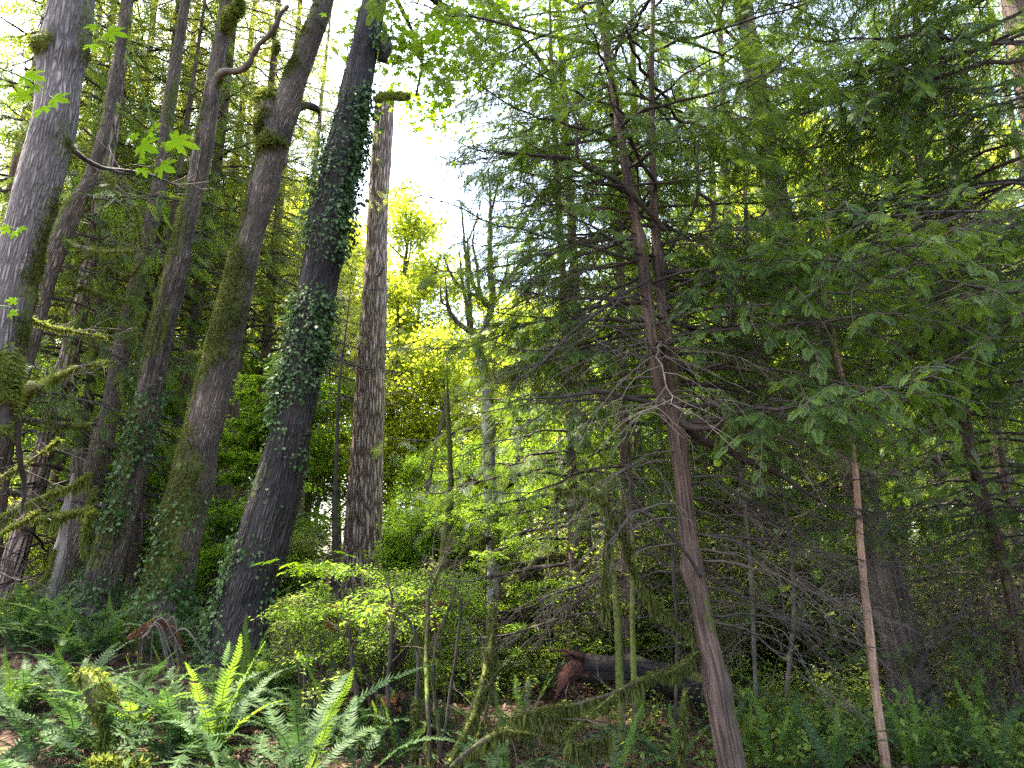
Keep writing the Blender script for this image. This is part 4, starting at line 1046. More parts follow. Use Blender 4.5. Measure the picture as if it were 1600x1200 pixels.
# H reddish trunk at right ---------------------------------------------------------------------------
ptsH = [(1625, 1120, 26), (1605, 1040, 24), (1588, 970, 22), (1572, 900, 21), (1556, 840, 20), (1538, 780, 19), (1520, 720, 18), (1500, 650, 17), (1478, 560, 15), (1462, 470, 14), (1450, 370, 12), (1440, 260, 10), (1432, 140, 8), (1428, 0, 6)]
TH, PH, RH, *_r = hero('cedar_tree', 'slim reddish cedar leaning out of the right edge', 'tree', ptsH, 7.5, M['bark_cedar'], side_moss(1, -0.3, 0.4, sd=97), up=(2, 0.4), sid=231, seg=20, lump=0.08, fine=0.003)
hero_boughs(TH, PH, (zpx(760, 7.5), zpx(-60, 7.5)), 44, (0.9, 2.2), 232, 0.85, hi=1, spray=(0.16, 0.26), foliage=1.1)
hero_boughs(TH, PH, (zpx(1050, 7.5), zpx(760, 7.5)), 8, (0.7, 1.7), 233, 0.1, droop=0.7)

# K near cedars whose trunks stand just outside the right edge ------------------------------------------
def edge_cedar(label, x, y, seed, zr, n, Lr, az, trunk_r=0.2, H=13, **k):
    root = thing('cedar_tree', (x, y, float(gz(x, y))), label, 'tree')
    mb = MB(); z = np.linspace(-0.3, H, 60); P = np.stack([x + 0.1 * np.sin(z * .3), y + 0.1 * np.cos(z * .3), z + gz(x, y)], -1)
    tube(mb, P, trunk_r * (1 - z.clip(0) / H * 0.8) + 0.02, 24, lump=0.08, fine=0.005, moss=lambda p, N, s: 0 * p[..., 0], sid=seed)
    mb.build('trunk', M['bark_cedar'], root, tuple(root.location), smooth=True)
    hero_boughs(root, P, zr, n, Lr, seed, az=az, **k)
    return root
edge_cedar('big cedar outside the upper right corner whose dark boughs hang into view', 5.1, 5.6, 240, (3.2, 8.6), 48, (1.8, 3.6), (2.2, 3.7), live=0.9, hi=2, spray=(0.10, 0.19), r0=0.014, droop=0.42, foliage=1.6)
edge_cedar('cedar beyond the right edge with feathery boughs at head height', 5.4, 6.9, 241, (1.2, 4.8), 18, (1.4, 2.8), (2.5, 3.5), live=0.55, hi=2, spray=(0.09, 0.17), r0=0.010, droop=0.5, foliage=1.1)
# cedar standing close on the right, boughs across the top
ptsL = [(1560, 1300, 20), (1480, 760, 9), (1440, 420, 8), (1420, 0, 7)]

# ================================================================ FALLEN LOG
def log():
    a, _ = pt(905, 1046, 7.9); b, _ = pt(1000, 1050, 8.1); c, _ = pt(1090, 1078, 8.4); d, _ = pt(1200, 1110, 8.8)
    root = thing('fallen_log', tuple(A([b[0], b[1], float(gz(b[0], b[1]))])), 'dark fallen log with a splintered red rotten end', 'log')
    mb = MB(); P = catmull([a, b, c, d], 60); pos, N, m = tube(mb, P, np.linspace(0.13, 0.155, 60), 32, lump=0.14, ls=4, fine=0.012, sid=5, moss=lambda p, N, s: np.clip(N[..., 2] * 0.5 + 0.4 * fbm(p * 3, 4), 0, 1))
    mb.build('trunk', M['log'], root, tuple(root.location), smooth=True)
    fb = MB(); moss_fuzz(fb, pos, N, m, np.random.default_rng(3), 3.0, 0.025, thr=0.5); fb.build('moss', M['moss_dark'], root, tuple(root.location))
    rb = MB(); rng = np.random.default_rng(9)
    e1, _ = pt(884, 1056, 7.8); e2, _ = pt(868, 1094, 7.75)
    tube(rb, catmull([a + A([0.10, 0, 0.0]), a + A([-0.03, 0, 0.02]), e1, e2], 26), np.linspace(0.125, 0.03, 26), 14, lump=0.55, ls=13, sid=77)
    for i in range(22):                      # torn fibres
        q = a + A([rng.uniform(0, 0.05), rng.normal(0, 0.07), rng.normal(0.02, 0.07)]); hng = rng.random() < 0.6
        e = q + (A([-rng.uniform(0.1, 0.36), rng.normal(0, 0.05), 0]) + (A([0, 0, -rng.uniform(0.1, 0.42)]) if hng else A([0, 0, rng.uniform(0.0, 0.14)])))
        mid = (q + e) / 2 + A([0, 0, 0.07 if hng else 0.03])
        tube(rb, catmull([q, mid, e], 8), np.linspace(0.035, 0.008, 8) * rng.uniform(0.5, 1.2), 6, lump=0.5, ls=18, sid=i)
    rb.build('splintered_end', M['rot'], root, tuple(root.location))
log()
def stub_post():
    a, _ = pt(845, 1080, 11.5)
log_dark = None

# ================================================================ SAPLING STEMS, MIDDLE DISTANCE
def stems():
    specs = [([(992, 1110, 9), (990, 1040, 9), (988, 960, 9), (989, 880, 8), (987, 800, 7), (983, 720, 5), (975, 640, 3)], 6.6, 'thin mossy upright stem in front of the fallen log', 'twig', 0.5, 300),
             ([(968, 1060, 12), (966, 1000, 11), (962, 930, 10), (955, 860, 8), (950, 790, 5)], 7.4, 'short moss coated sapling stem left of the thin upright stem', 'twig', 0.9, 700),
             ([(530, 1000, 10), (528, 900, 10), (524, 800, 9), (526, 700, 7), (530, 600, 5), (540, 520, 3)], 10.5, 'slender dark stem just left of the big bare fir', 'twig', 0.1, 0),
             ([(520, 985, 14), (522, 930, 13), (524, 860, 12), (523, 800, 10)], 14.0, 'grey stem touching the left side of the big bare fir base', 'bark_cedar', 0.1, 0),
             ([(1056, 1080, 6), (1058, 980, 6), (1052, 900, 6), (1050, 820, 5), (1040, 740, 4)], 6.9, 'thin twisted stem close on the left of the forked cedar', 'twig', 0.3, 100),
             ([(330, 900, 14), (333, 850, 13), (340, 790, 12), (352, 700, 10), (372, 560, 8), (392, 430, 6)], 13, 'narrow brown trunk glimpsed between the middle and right leaning maples', 'bark_cedar', 0.1, 0),
             ([(690, 960, 22), (692, 900, 22), (698, 840, 16), (704, 760, 10), (700, 640, 6)], 10.5, 'mossy broken trunk among the bright shrub leaves', 'bark_maple', 0.7, 900),
             ([(1180, 1060, 8), (1176, 960, 8), (1170, 850, 7), (1160, 760, 5)], 8.2, 'thin grey stem in the thicket right of the forked cedar', 'twig_pale', 0.1, 0),
             ([(1232, 1050, 8), (1240, 960, 8), (1238, 880, 7), (1228, 800, 5), (1210, 700, 3)], 8.8, 'bent thin stem halfway between the forked cedar and the sunlit pole', 'twig_pale', 0.1, 0),
             ([(880, 1000, 10), (872, 900, 9), (868, 800, 8), (875, 680, 6), (880, 560, 4)], 14, 'straight slim stem behind the mossy hanging branches right of the alder', 'twig', 0.3, 0),
             ([(640, 960, 12), (650, 850, 11), (668, 760, 9), (690, 660, 6)], 17, 'slim leaning stem in the sunlit gap right of the big bare fir', 'twig_pale', 0.2, 0)]
    for i, (pp, yy, lab, bk, ms, fz) in enumerate(specs):
        root, P, R, pos, N, m = hero('sapling', lab, 'sapling', pp, yy, M[bk], (lambda ms: lambda p, N, s: np.clip(ms + 0.3 * noise(p * 5), 0, 1))(ms), sid=300 + i, seg=12, lump=0.12, fine=0, flare=0.2, fuzz=(fz / 400, 0.022, 0.4) if fz else None, up=(0.9, 0.1), group='thin stems in the undergrowth')
        hero_boughs(root, P, (P[0, 2] + 0.5, P[-1, 2]), 7, (0.3, 0.9), 320 + i, 0.0, r0=0.006, droop=0.4)
stems()

# ================================================================ NEAR MAPLE LEAVES, LEFT
def sprig(root, leafs, Y, seed, stem):
    rng = np.random.default_rng(seed); mb = MB(); w = MB(); org = tuple(root.location)
    P, R = path3(stem, Y, 16); tube(w, P, R, 5, cap=False)
    for (px, py, sz, ang) in leafs:
        yy = Y + rng.normal(0, 0.08); c, t = pt(px, py, yy); a = radians(ang)
        d = A([cos(a), rng.normal(-0.35, 0.2), -sin(a) * 0.7]); s = sz * t * 1.4
        f = nrm(d)[None]; up = A([[rng.normal(0, 0.3), -1.0, 0.25]])
        loc = c - f[0] * s * 0.45
        inst(mb, MAPLE_HI[0], MAPLE_HI[1], loc[None], frames(f, up, A([s])), A([rng.uniform(0.5, 1)]))
        j = int(np.argmin(np.linalg.norm(P - loc, axis=1))); q = P[j]
        tube(w, catmull([q, (q + loc) / 2 + A([0, 0, 0.01]), loc + f[0] * s * 0.2], 6), 0.0015, 4, cap=False)
    o = w.build('leafy_twig', M['fern_new'], root, org)
    g = mb.build('leaf_spray', M['sprig_leaf'], root, org); g.parent = o
sprig(T1, [(50, 120, 40, 20), (32, 148, 34, 170), (57, 138, 22, 60), (92, 155, 36, 30), (65, 172, 34, 100)], 4.2, 1, [(-40, 90, 3), (10, 110, 3), (55, 130, 2), (75, 150, 1)])
sprig(T1, [(144, 42, 22, 150), (180, 52, 36, 20), (144, 73, 30, 60)], 4.6, 2, [(120, -40, 3), (140, 10, 2), (155, 50, 1)])
sprig(T1, [(238, 203, 38, -20), (229, 230, 44, 40), (285, 223, 44, 10), (258, 262, 42, 40), (262, 228, 24, 80), (208, 213, 18, 180), (224, 268, 24, 60), (224, 250, 16, 0)], 4.8, 3, [(200, 90, 3), (225, 150, 3), (245, 215, 2), (250, 245, 1)])
sprig(T1, [(6, 358, 18, 160), (22, 366, 18, 100), (34, 358, 16, 0)], 4.2, 4, [(-30, 340, 2), (5, 350, 2), (25, 358, 1)])
sprig(T1, [(18, 470, 16, 170), (20, 490, 18, 20)], 4.4, 5, [(-30, 480, 2), (0, 478, 2), (18, 480, 1)])
# ================================================================ BRIGHT SHRUB, CENTRE
def layered_shrub(label, base, Yb, regions, seed, fol, leaf, nstem, name='vine_maple', red=0, shape=None):
    rng = np.random.default_rng(seed); b, _ = pt(base[0], base[1], Yb); b[2] = gz(b[0], b[1])
    root = thing(name, tuple(b), label, 'shrub'); org = tuple(b); w = MB(); f = MB()
    layers = []
    for (x0, y0, x1, y1, ya, yb, n, r) in regions:
        for _ in range(n):
            c, _t = pt(rng.uniform(x0, x1), rng.uniform(y0, y1), rng.uniform(ya, yb)); layers.append((c, r * rng.uniform(0.5, 1.2)))
    stems = []
    for k in range(nstem):
        c, r = layers[rng.integers(len(layers))]
        q = b + A([rng.normal(0, 0.1), rng.normal(0, 0.1), -0.05]); mid = q * 0.5 + c * 0.5 + A([0, 0, 0.2]) + (q - c) * A([0.15, 0.15, 0])
        P = catmull([q, mid, c], 20); stems.append(P)
        tube(w, P, np.linspace(0.011, 0.003, 20), 5, cap=False, lump=0.15, ls=9)
    allp = np.concatenate(stems)
    for c, r in layers:
        j = int(np.argmin(np.linalg.norm(allp - c, axis=1) + 2.0 * (allp[:, 2] > c[2] + 0.05))); q = allp[j]
        tube(w, catmull([q, (q + c) / 2 + A([0, 0, 0.05]), c], 7), np.linspace(0.004, 0.002, 7), 3, cap=False)
        n = int(170 * (r / 0.3) ** 2) + 20
        a = rng.uniform(0, 2 * pi, n // 12 + 4)
        tip = c + np.stack([np.cos(a), np.sin(a), rng.normal(0, 0.12, len(a))], -1) * r * rng.uniform(0.5, 1.1, len(a))[:, None]
        t = np.linspace(0, 1, 4)[None, :, None]
        multi_tubes(w, c + (tip - c)[:, None] * t - A([0, 0, 0.05]) * t ** 2, (0.0018 * np.linspace(1, 0.5, 4))[None], 3)
        k = rng.integers(0, len(a), n); u = rng.uniform(0.2, 1.05, n)[:, None]
        p = c + (tip[k] - c) * u - A([0, 0, 0.05]) * u ** 2 + rng.normal(0, 0.02, (n, 3))
        leaves(f, shape or TUFT, p, rng, leaf, up=0.8, fwd=nrm(tip[k] - c) * 0.7)
    w.build('stem', M['twig'], root, org); f.build('foliage', M[fol], root, org)
    if red:
        for (px, py, yy) in red:
            d = MB()
            c, t = pt(px, py, yy); p = c + rng.normal(0, 0.045, (90, 3)) * A([1, 1, 1.2])
            leaves(d, LEAF, p, rng, 0.05, up=0.1, fwd=A([0, 0, -0.7]))
            d.build('withered_leaf_clump', M['dead_leaf'], root, org)
    return root
layered_shrub('wide shrub with layered bright yellow green leaves in front of the big bare fir', (600, 1150), 7.2,
    [(480, 880, 740, 960, 6.6, 8.2, 46, 0.27), (440, 950, 700, 1040, 6.4, 8.0, 46, 0.27), (520, 905, 660, 1000, 6.0, 7.0, 26, 0.24), (620, 1000, 760, 1090, 7.0, 8.5, 14, 0.22), (600, 900, 745, 925, 6.8, 7.6, 14, 0.22)],
    401, 'bush_leaf', 0.036, 34, red=[(525, 962, 6.7), (612, 958, 6.6), (545, 1000, 6.7), (670, 970, 6.6), (672, 950, 6.6), (610, 1090, 6.4)])
layered_shrub('loose shrub with duller leaves at the foot of the dark ivied maple', (470, 1150), 6.6,
    [(400, 1000, 600, 1120, 6.4, 7.6, 34, 0.2), (420, 930, 520, 1020, 6.8, 7.8, 16, 0.2)], 402, 'under_leaf', 0.04, 16)
layered_shrub('fine leaved shrub rising between the middle and right leaning maples', (330, 900), 10.5,
    [(330, 640, 440, 900, 9.6, 11.5, 40, 0.4), (390, 560, 440, 700, 10, 11, 10, 0.4)], 403, 'bush_leaf', 0.085, 14, shape=MAPLE_LO)
layered_shrub('pale green shrub filling the space between the alder and the bright shrub', (760, 1000), 10.0,
    [(680, 780, 900, 1000, 9.2, 12.5, 34, 0.34), (800, 900, 1000, 1020, 9.0, 12.0, 20, 0.30)], 404, 'bush_leaf', 0.05, 20)

def bright_sprig():
    rng = np.random.default_rng(8); b, _ = pt(330, 1120, 5.6); b[2] = gz(b[0], b[1])
    root = thing('maple_seedling', tuple(b), 'seedling holding a flat fan of bright lime leaves before the dark ivied maple', 'seedling')
    w = MB(); f = MB(); top, _ = pt(470, 885, 5.2)
    P = catmull([b, (b + top) / 2 + A([0.05, 0, 0.2]), top], 20); tube(w, P, np.linspace(0.006, 0.002, 20), 5)
    for (px, py, s) in [(405, 880, 26), (425, 876, 34), (450, 882, 38), (468, 888, 32), (490, 880, 34), (515, 884, 30), (530, 862, 26), (548, 868, 26), (440, 895, 22), (500, 897, 24)]:
        c, t = pt(px, py, 5.2 + rng.normal(0, 0.06)); s *= t; d = nrm(A([(px - 470) / 60, rng.normal(-0.3, 0.3), rng.normal(-0.15, 0.08)]))
        inst(f, MAPLE_HI[0], MAPLE_HI[1], (c - d * s * .4)[None], frames(d[None], A([[rng.normal(0, .1), -0.1, 1.0]]), A([s])), A([0.9]))
        tube(w, np.array([top, (top + c) / 2, c]), 0.0015, 3, cap=False)
    w.build('stem', M['fern_new'], root, tuple(b)); f.build('leaf_fan', M['sprig_leaf'], root, tuple(b))
bright_sprig()

# mossy vine-maple arcs rising from the bottom centre -----------------------------------
def arcs():
    b, _ = pt(690, 1200, 5.7); b[2] = gz(b[0], b[1])
    root = thing('vine_maple', tuple(b), 'clump of dark mossy arching stems growing from a red rotten stump', 'shrub')
    L = [([(672, 1190, 15), (670, 1120, 13), (667, 1050, 11), (668, 980, 9), (672, 930, 8), (690, 880, 6), (704, 830, 4)], [5.7, 5.7, 5.8, 5.9, 6.0, 6.1, 6.2], 0.5, 150),
         ([(690, 1190, 13), (684, 1120, 10), (676, 1060, 9), (680, 1000, 8), (700, 950, 6), (715, 905, 4)], 5.8, 0.5, 120),
         ([(650, 1185, 12), (652, 1110, 12), (655, 1040, 11), (650, 990, 9), (636, 960, 6), (622, 950, 5)], 6.0, 0.7, 120),
         ([(606, 1150, 6), (608, 1060, 6), (612, 1000, 6), (613, 940, 5), (605, 900, 3)], 6.2, 0.2, 0),
         ([(560, 1120, 7), (552, 1040, 6), (545, 990, 6), (530, 960, 5)], 6.3, 0.3, 30),
         ([(700, 1195, 16), (725, 1150, 15), (745, 1100, 14), (758, 1045, 13), (768, 1000, 12), (772, 950, 9)], [5.7, 5.8, 6.0, 6.2, 6.4, 6.6], 0.85, 500),
         ([(705, 1200, 15), (745, 1165, 17), (790, 1140, 16), (835, 1122, 13), (880, 1120, 10), (930, 1112, 7)], [5.6, 5.5, 5.4, 5.3, 5.2, 5.1], 0.9, 700),
         ([(745, 1160, 9), (765, 1090, 8), (768, 1040, 7), (755, 1010, 5)], 6.2, 0.7, 200),
         ([(720, 1195, 8), (742, 1130, 7), (760, 1075, 6), (775, 1030, 5)], 6.4, 0.6, 200),
         ([(790, 1140, 8), (850, 1150, 7), (905, 1165, 6), (960, 1150, 4)], 5.3, 0.9, 500),
         ([(690, 1170, 5), (720, 960, 4), (705, 920, 3), (735, 905, 3)], 6.2, 0.1, 0)]
    for i, (pp, yy, ms, dr) in enumerate(L):
        mossy_limb(root, pp, yy, 'mossy_stem' if ms > 0.5 else 'stem', ms, 900 if ms > 0.5 else 0, 0.018, dr, 0.16, fm='moss_dark', sid=420 + i)
    rb = MB(); rng = np.random.default_rng(10); c, _ = pt(680, 1180, 5.7)
    for i in range(46):
        q = A([c[0] + rng.normal(0, 0.13), c[1] + rng.normal(0, 0.08), gz(c[0], c[1]) - 0.05]); e = q + A([rng.normal(0, 0.06), rng.normal(0, 0.05), rng.uniform(0.05, 0.22)])
        tube(rb, catmull([q, (q + e) / 2 + rng.normal(0, .02, 3), e], 7), np.linspace(0.04, 0.006, 7) * rng.uniform(.5, 1), 6, lump=0.5, ls=15, sid=i)
    rb.build('rotten_stump', M['rot'], root, tuple(b))
arcs()

# brown arching dead fronds and roots under the middle maple
def roots():
    b, _ = pt(250, 1020, 7.4); b[2] = gz(b[0], b[1])
    root = thing('root_tangle', tuple(b), 'arching brown rootlets and withered fronds over a dark hollow below the middle maple', 'roots')
    rng = np.random.default_rng(12); d = MB(); w = MB()
    for k in range(16):
        x0 = rng.uniform(200, 250); x1 = x0 + rng.uniform(-30, 60); y1 = rng.uniform(1010, 1080)
        P, R = path3([(x0 + 20, 985 + rng.uniform(-10, 15), 3), ((x0 + x1) / 2 + 18, 972 + rng.uniform(-8, 20), 3), (x1 + 20, y1, 2)], 7.5 + rng.normal(0, 0.15), 14)
        tube(w, P, R, 4, cap=False); 
    for k in range(3):
        P, R = path3([(205, 990 + 4 * k, 3), (235, 972 + 4 * k, 3), (262, 972 + 4 * k, 2), (284, 1000 + 4 * k, 2)], 7.3 + 0.06 * k, 24)
        p = np.repeat(P, 5, 0) + rng.normal(0, 0.006, (24 * 5, 3)); leaves(d, BLADE, p, rng, 0.06, up=0.3, fwd=A([0, 0, -0.5]))
    w.build('rootlet', M['twig_pale'], root, tuple(b)); d.build('withered_frond', M['dead_leaf'], root, tuple(b))
roots()
def fallen_mossy():
    b, _ = pt(165, 1130, 5.3); b[2] = gz(b[0], b[1])
    root = thing('mossy_stick', tuple(b), 'bent stick capped with thick yellow green moss among the lower left ferns', 'stick')
    mossy_limb(root, [(160, 1195, 5), (162, 1150, 5), (164, 1120, 6), (162, 1108, 22), (152, 1085, 28), (140, 1066, 24), (126, 1052, 10)], 5.6, 'stick', 0.85, 3500, 0.026, 500, 0.10, sid=440, fm='moss')
    mossy_limb(root, [(143, 1196, 14), (165, 1194, 18), (195, 1197, 18), (225, 1200, 10)], 5.3, 'moss_pad', 1.0, 3000, 0.03, 0, sid=441, fm='moss')
fallen_mossy()

# ================================================================ FERNS
def fern_at(px, Y, *a, **k):
    Y = Y + (0.75 if Y < 6.5 else 0.2); a = (a[0] * 1.25,) + a[1:]
    x = xat(px, Y, 0.3); z = float(gz(x, Y))
    return fern((x, Y, z - 0.02), *a, **k)
FL = [
 (330, 5.05, 0.85, 7, 5, 'fern with upright bright yellow green new fronds among dark old ones, bottom left', 1, 3, None),
 (470, 4.75, 0.95, 9, 1, 'large dusky sword fern fanning out right of the bright upright fern', 2, 0, None),
 (-30, 4.5, 0.95, 9, 0, 'grey green sword fern arching in from the lower left corner', 3, 0, (-1.3, 1.3)),
 (110, 5.6, 0.62, 7, 0, 'dark bluish sword fern beside the moss capped stick', 4, 0, None),
 (15, 5.7, 0.55, 6, 1, 'low dark fern at the left edge above the corner fern', 41, 0, None),
 (160, 7.6, 0.62, 4, 4, 'fern standing upright against the foot of the slender left maple', 5, 0, None),
 (205, 6.0, 0.50, 2, 2, 'small fern with curled shoots under the middle maple', 6, 5, None),
 (45, 8.6, 0.62, 6, 3, 'bright fern at the foot of the bleached snag', 7, 0, None),
 (95, 7.6, 0.62, 6, 2, 'fern sprawling in front of the bleached snag', 8, 0, None),
 (235, 4.5, 0.45, 6, 1, 'small fern with a bowed frond at the bottom edge left', 9, 0, None),
 (525, 5.6, 0.8, 8, 1, 'tall grey green fern below the layered bright shrub', 10, 0, None),
 (590, 5.4, 0.55, 4, 2, 'fern with curled unopened shoots beside the arching stems', 11, 6, None),
 (400, 4.35, 0.7, 7, 0, 'pale dusty fern cut by the bottom edge below the large dusky fern', 12, 0, None),
 (745, 4.7, 0.6, 8, 0, 'fern at the bottom edge just right of the red rotten stump', 13, 0, None),
 (830, 6.2, 0.6, 7, 1, 'shaded fern under the moss draped branch', 14, 0, None),
 (900, 5.4, 0.62, 7, 0, 'dark fern below the moss draped branch near the bottom edge', 15, 0, None),
 (980, 6.6, 0.62, 7, 2, 'fern below the middle of the fallen log', 16, 0, None),
 (1050, 5.2, 0.6, 7, 1, 'fern at the bottom edge left of the forked cedar foot', 17, 0, None),
 (1215, 5.3, 0.62, 4, 6, 'yellow green fern right of the forked cedar foot', 18, 0, None),
 (1300, 5.0, 0.6, 7, 2, 'fern at the bottom edge between the forked cedar and the sunlit pole', 19, 0, None),
 (1420, 5.2, 0.6, 4, 5, 'yellowish fern just right of the sunlit pole foot', 20, 0, None),
 (1250, 6.8, 0.72, 8, 0, 'dark spreading fern behind the yellow green fern', 21, 0, None),
 (1350, 7.4, 0.75, 8, 0, 'wide dark fern before the foot of the massive dark cedar', 22, 0, None),
 (1490, 5.7, 0.65, 8, 0, 'dark fern right of the massive cedar near the bottom edge', 23, 0, None),
 (1560, 5.2, 0.65, 8, 1, 'dark fern in the lower right corner', 24, 0, None),
 (1520, 7.2, 0.7, 8, 1, 'fern in the gloom between the massive cedar and the slim reddish one', 25, 0, None),
 (700, 6.8, 0.7, 8, 2, 'fern behind the dark arching stems', 26, 2, None),
 (640, 6.4, 0.6, 7, 1, 'fern tucked between the arching stems and the layered shrub', 27, 2, None),
 (1130, 6.6, 0.6, 7, 1, 'fern just behind the forked cedar foot', 28, 0, None),
 (820, 7.8, 0.7, 7, 3, 'sunlit fern left of the red rotten log end', 29, 0, None),
 (380, 6.3, 0.7, 8, 1, 'dusky fern behind the bright upright fern at the foot of the dark ivied maple', 51, 2, None),
 (60, 5.1, 0.8, 8, 0, 'grey green fern with long drooping fronds at the lower left edge', 52, 0, None),
 (270, 5.0, 0.6, 8, 0, 'dark fern filling the bottom edge left of the bright upright fern', 53, 0, None),
 (160, 5.0, 0.55, 7, 0, 'dark fern at the bottom edge under the moss capped stick', 54, 0, None),
 (440, 5.8, 0.75, 8, 0, 'blue grey fern between the two biggest bottom left ferns', 55, 0, None),
 (560, 4.9, 0.6, 7, 0, 'dark fern at the bottom edge left of the arching stems', 56, 0, None),
 (620, 5.3, 0.6, 7, 1, 'green fern at the bottom edge touching the arching stems', 57, 0, None),
 (120, 6.6, 0.5, 6, 1, 'small fern on the litter slope above the moss capped stick', 58, 1, None),
 (270, 6.6, 0.5, 4, 2, 'small fern with curled shoots on the litter slope below the root tangle', 59, 4, None),
 (30, 6.5, 0.55, 7, 0, 'low dark fern on the litter slope at the left edge', 60, 0, None),
 (790, 5.2, 0.6, 8, 1, 'shaded fern at the bottom edge below the first moss draped branch', 61, 0, None),
 (960, 4.9, 0.6, 8, 1, 'fern at the bottom edge below the log', 62, 0, None),
 (1170, 5.9, 0.5, 6, 2, 'bright small fern touching the right side of the forked cedar foot', 63, 0, None),
 (1340, 5.9, 0.6, 6, 3, 'light green fern left of the sunlit pole foot', 64, 0, None),
 (200, 5.8, 0.55, 7, 0, 'dark fern right of the moss capped stick', 66, 0, None),
 (330, 5.9, 0.6, 8, 0, 'dark fern just behind the bright upright fern', 67, 0, None),
 (75, 7.2, 0.5, 7, 1, 'small dark fern high on the litter slope near the left edge', 68, 0, None),
 (175, 6.9, 0.45, 7, 0, 'small dark fern in the middle of the litter slope', 69, 0, None),
 (1450, 6.4, 0.7, 8, 0, 'big dark fern hiding the foot of the massive dark cedar', 65, 0, None)]
for (px, Y, s, no, nn, lab, sd, nc, azr) in FL:
    fern_at(px, Y, s, no, nn, lab, sd, n_croz=nc, azr=azr)
# farther ferns: one mesh each
def far_fern_proto(seed, new):
    rng = np.random.default_rng(seed); mb = MB()
    for i in range(11):
        fb = frond_mesh(seed * 50 + i, 0.75, rng.uniform(0.7, 1.25), rng.uniform(0.8, 1.4), 22, 0.075); a = i * 2 * pi / 11 + rng.normal(0, 0.2)
        Rz = A([[cos(a), -sin(a), 0], [sin(a), cos(a), 0], [0, 0, 1]])
        mb.v += [v @ Rz.T for v in fb.v]; mb.f += [f + mb.n for f in fb.f]; mb.chunks += [(c[0], c[1], {}) for c in fb.chunks]; mb.n += fb.n
    o = mb.build('sword_fern', M['fern_new' if new else 'fern_dark'])
    return o
def far_ferns():
    rng = np.random.default_rng(44); pr = [far_fern_proto(1, 0), far_fern_proto(2, 1), far_fern_proto(3, 0)]; used = set()
    x, y = wedge(rng, 130, 7.8, 20, -0.7, 0.7, 0.8); x2, y2 = wedge(rng, 22, 5.9, 8.4, -0.7, -0.22); x = np.concatenate([x, x2]); y = np.concatenate([y, y2])
    for i in range(len(x)):
        if y[i] < 9.9 and 830 < 800 + x[i] / (y[i] * CP) * FPX < 1110: continue
        k = int(rng.choice([0, 1, 2], p=[.4, .25, .35])); o = pr[k]
        if k in used: o = o.copy(); COL.objects.link(o)
        used.add(k); o.location = (x[i], y[i], float(gz(x[i], y[i])) - 0.02); o.rotation_euler = (0, 0, rng.uniform(0, 6.28)); s = rng.uniform(0.8, 1.35); o.scale = (s, s, s)
        tag(o, 'small dim green fern on the forest floor behind the nearest plants' if k != 1 else 'small bright fern on the forest floor behind the nearest plants', 'fern', 'small dim ferns of the undergrowth' if k != 1 else 'small bright ferns of the undergrowth')
far_ferns()

# ================================================================ BACKGROUND TREES AND SHRUBS
def place(proto, spots, group, label, sc=(0.85, 1.2), seed=0):
    rng = np.random.default_rng(seed); first = proto.get('used') is None
    for (px, Y, s) in spots:
        x = (px - 800) / FPX * Y * CP
        loc = (x, Y, float(gz(x, Y)) - 0.05); rz = rng.uniform(0, 6.28)
        if first:
            proto.location = loc; proto.rotation_euler = (0, 0, rz); proto.scale = (s, s, s); proto['label'] = label; proto['group'] = group; proto['used'] = 1; first = False
        else:
            copy_tree(proto, loc, rz, s, label, group)

# conifers
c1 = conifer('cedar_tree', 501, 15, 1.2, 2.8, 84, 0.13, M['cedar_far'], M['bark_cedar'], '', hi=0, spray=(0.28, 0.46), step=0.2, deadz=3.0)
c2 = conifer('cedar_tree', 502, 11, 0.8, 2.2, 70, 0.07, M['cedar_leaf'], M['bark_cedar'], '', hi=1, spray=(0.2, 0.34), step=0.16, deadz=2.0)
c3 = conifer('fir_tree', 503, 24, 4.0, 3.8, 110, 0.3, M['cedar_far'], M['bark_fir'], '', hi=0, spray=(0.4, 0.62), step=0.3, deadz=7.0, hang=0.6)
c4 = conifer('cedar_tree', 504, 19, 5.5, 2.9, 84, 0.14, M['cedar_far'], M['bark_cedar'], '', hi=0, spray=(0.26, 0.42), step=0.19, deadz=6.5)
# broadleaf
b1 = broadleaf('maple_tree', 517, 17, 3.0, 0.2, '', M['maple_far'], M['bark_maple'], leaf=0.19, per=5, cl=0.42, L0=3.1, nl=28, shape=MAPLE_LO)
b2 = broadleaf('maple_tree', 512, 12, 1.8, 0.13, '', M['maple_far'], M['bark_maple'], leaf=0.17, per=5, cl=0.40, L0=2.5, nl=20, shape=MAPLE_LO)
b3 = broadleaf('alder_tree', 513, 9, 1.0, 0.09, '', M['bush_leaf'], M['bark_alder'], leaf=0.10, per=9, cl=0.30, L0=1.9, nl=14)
# shrubs
s1 = shrub('undergrowth_shrub', 521, 2.0, '', M['under_leaf'], 0.075, 9, 5, 0.09)
s2 = shrub('undergrowth_shrub', 522, 2.8, '', M['bush_leaf'], 0.085, 9, 5, 0.11, L=0.6)
s3 = shrub('undergrowth_shrub', 523, 2.4, '', M['maple_far'], 0.12, 8, 3, 0.12, L=0.65, shape=MAPLE_LO)
s4 = shrub('bare_thicket', 524, 2.6, '', M['under_leaf'], 0.05, 16, 1, 0.10, L=0.7, wood='twig_pale', cat='thicket')

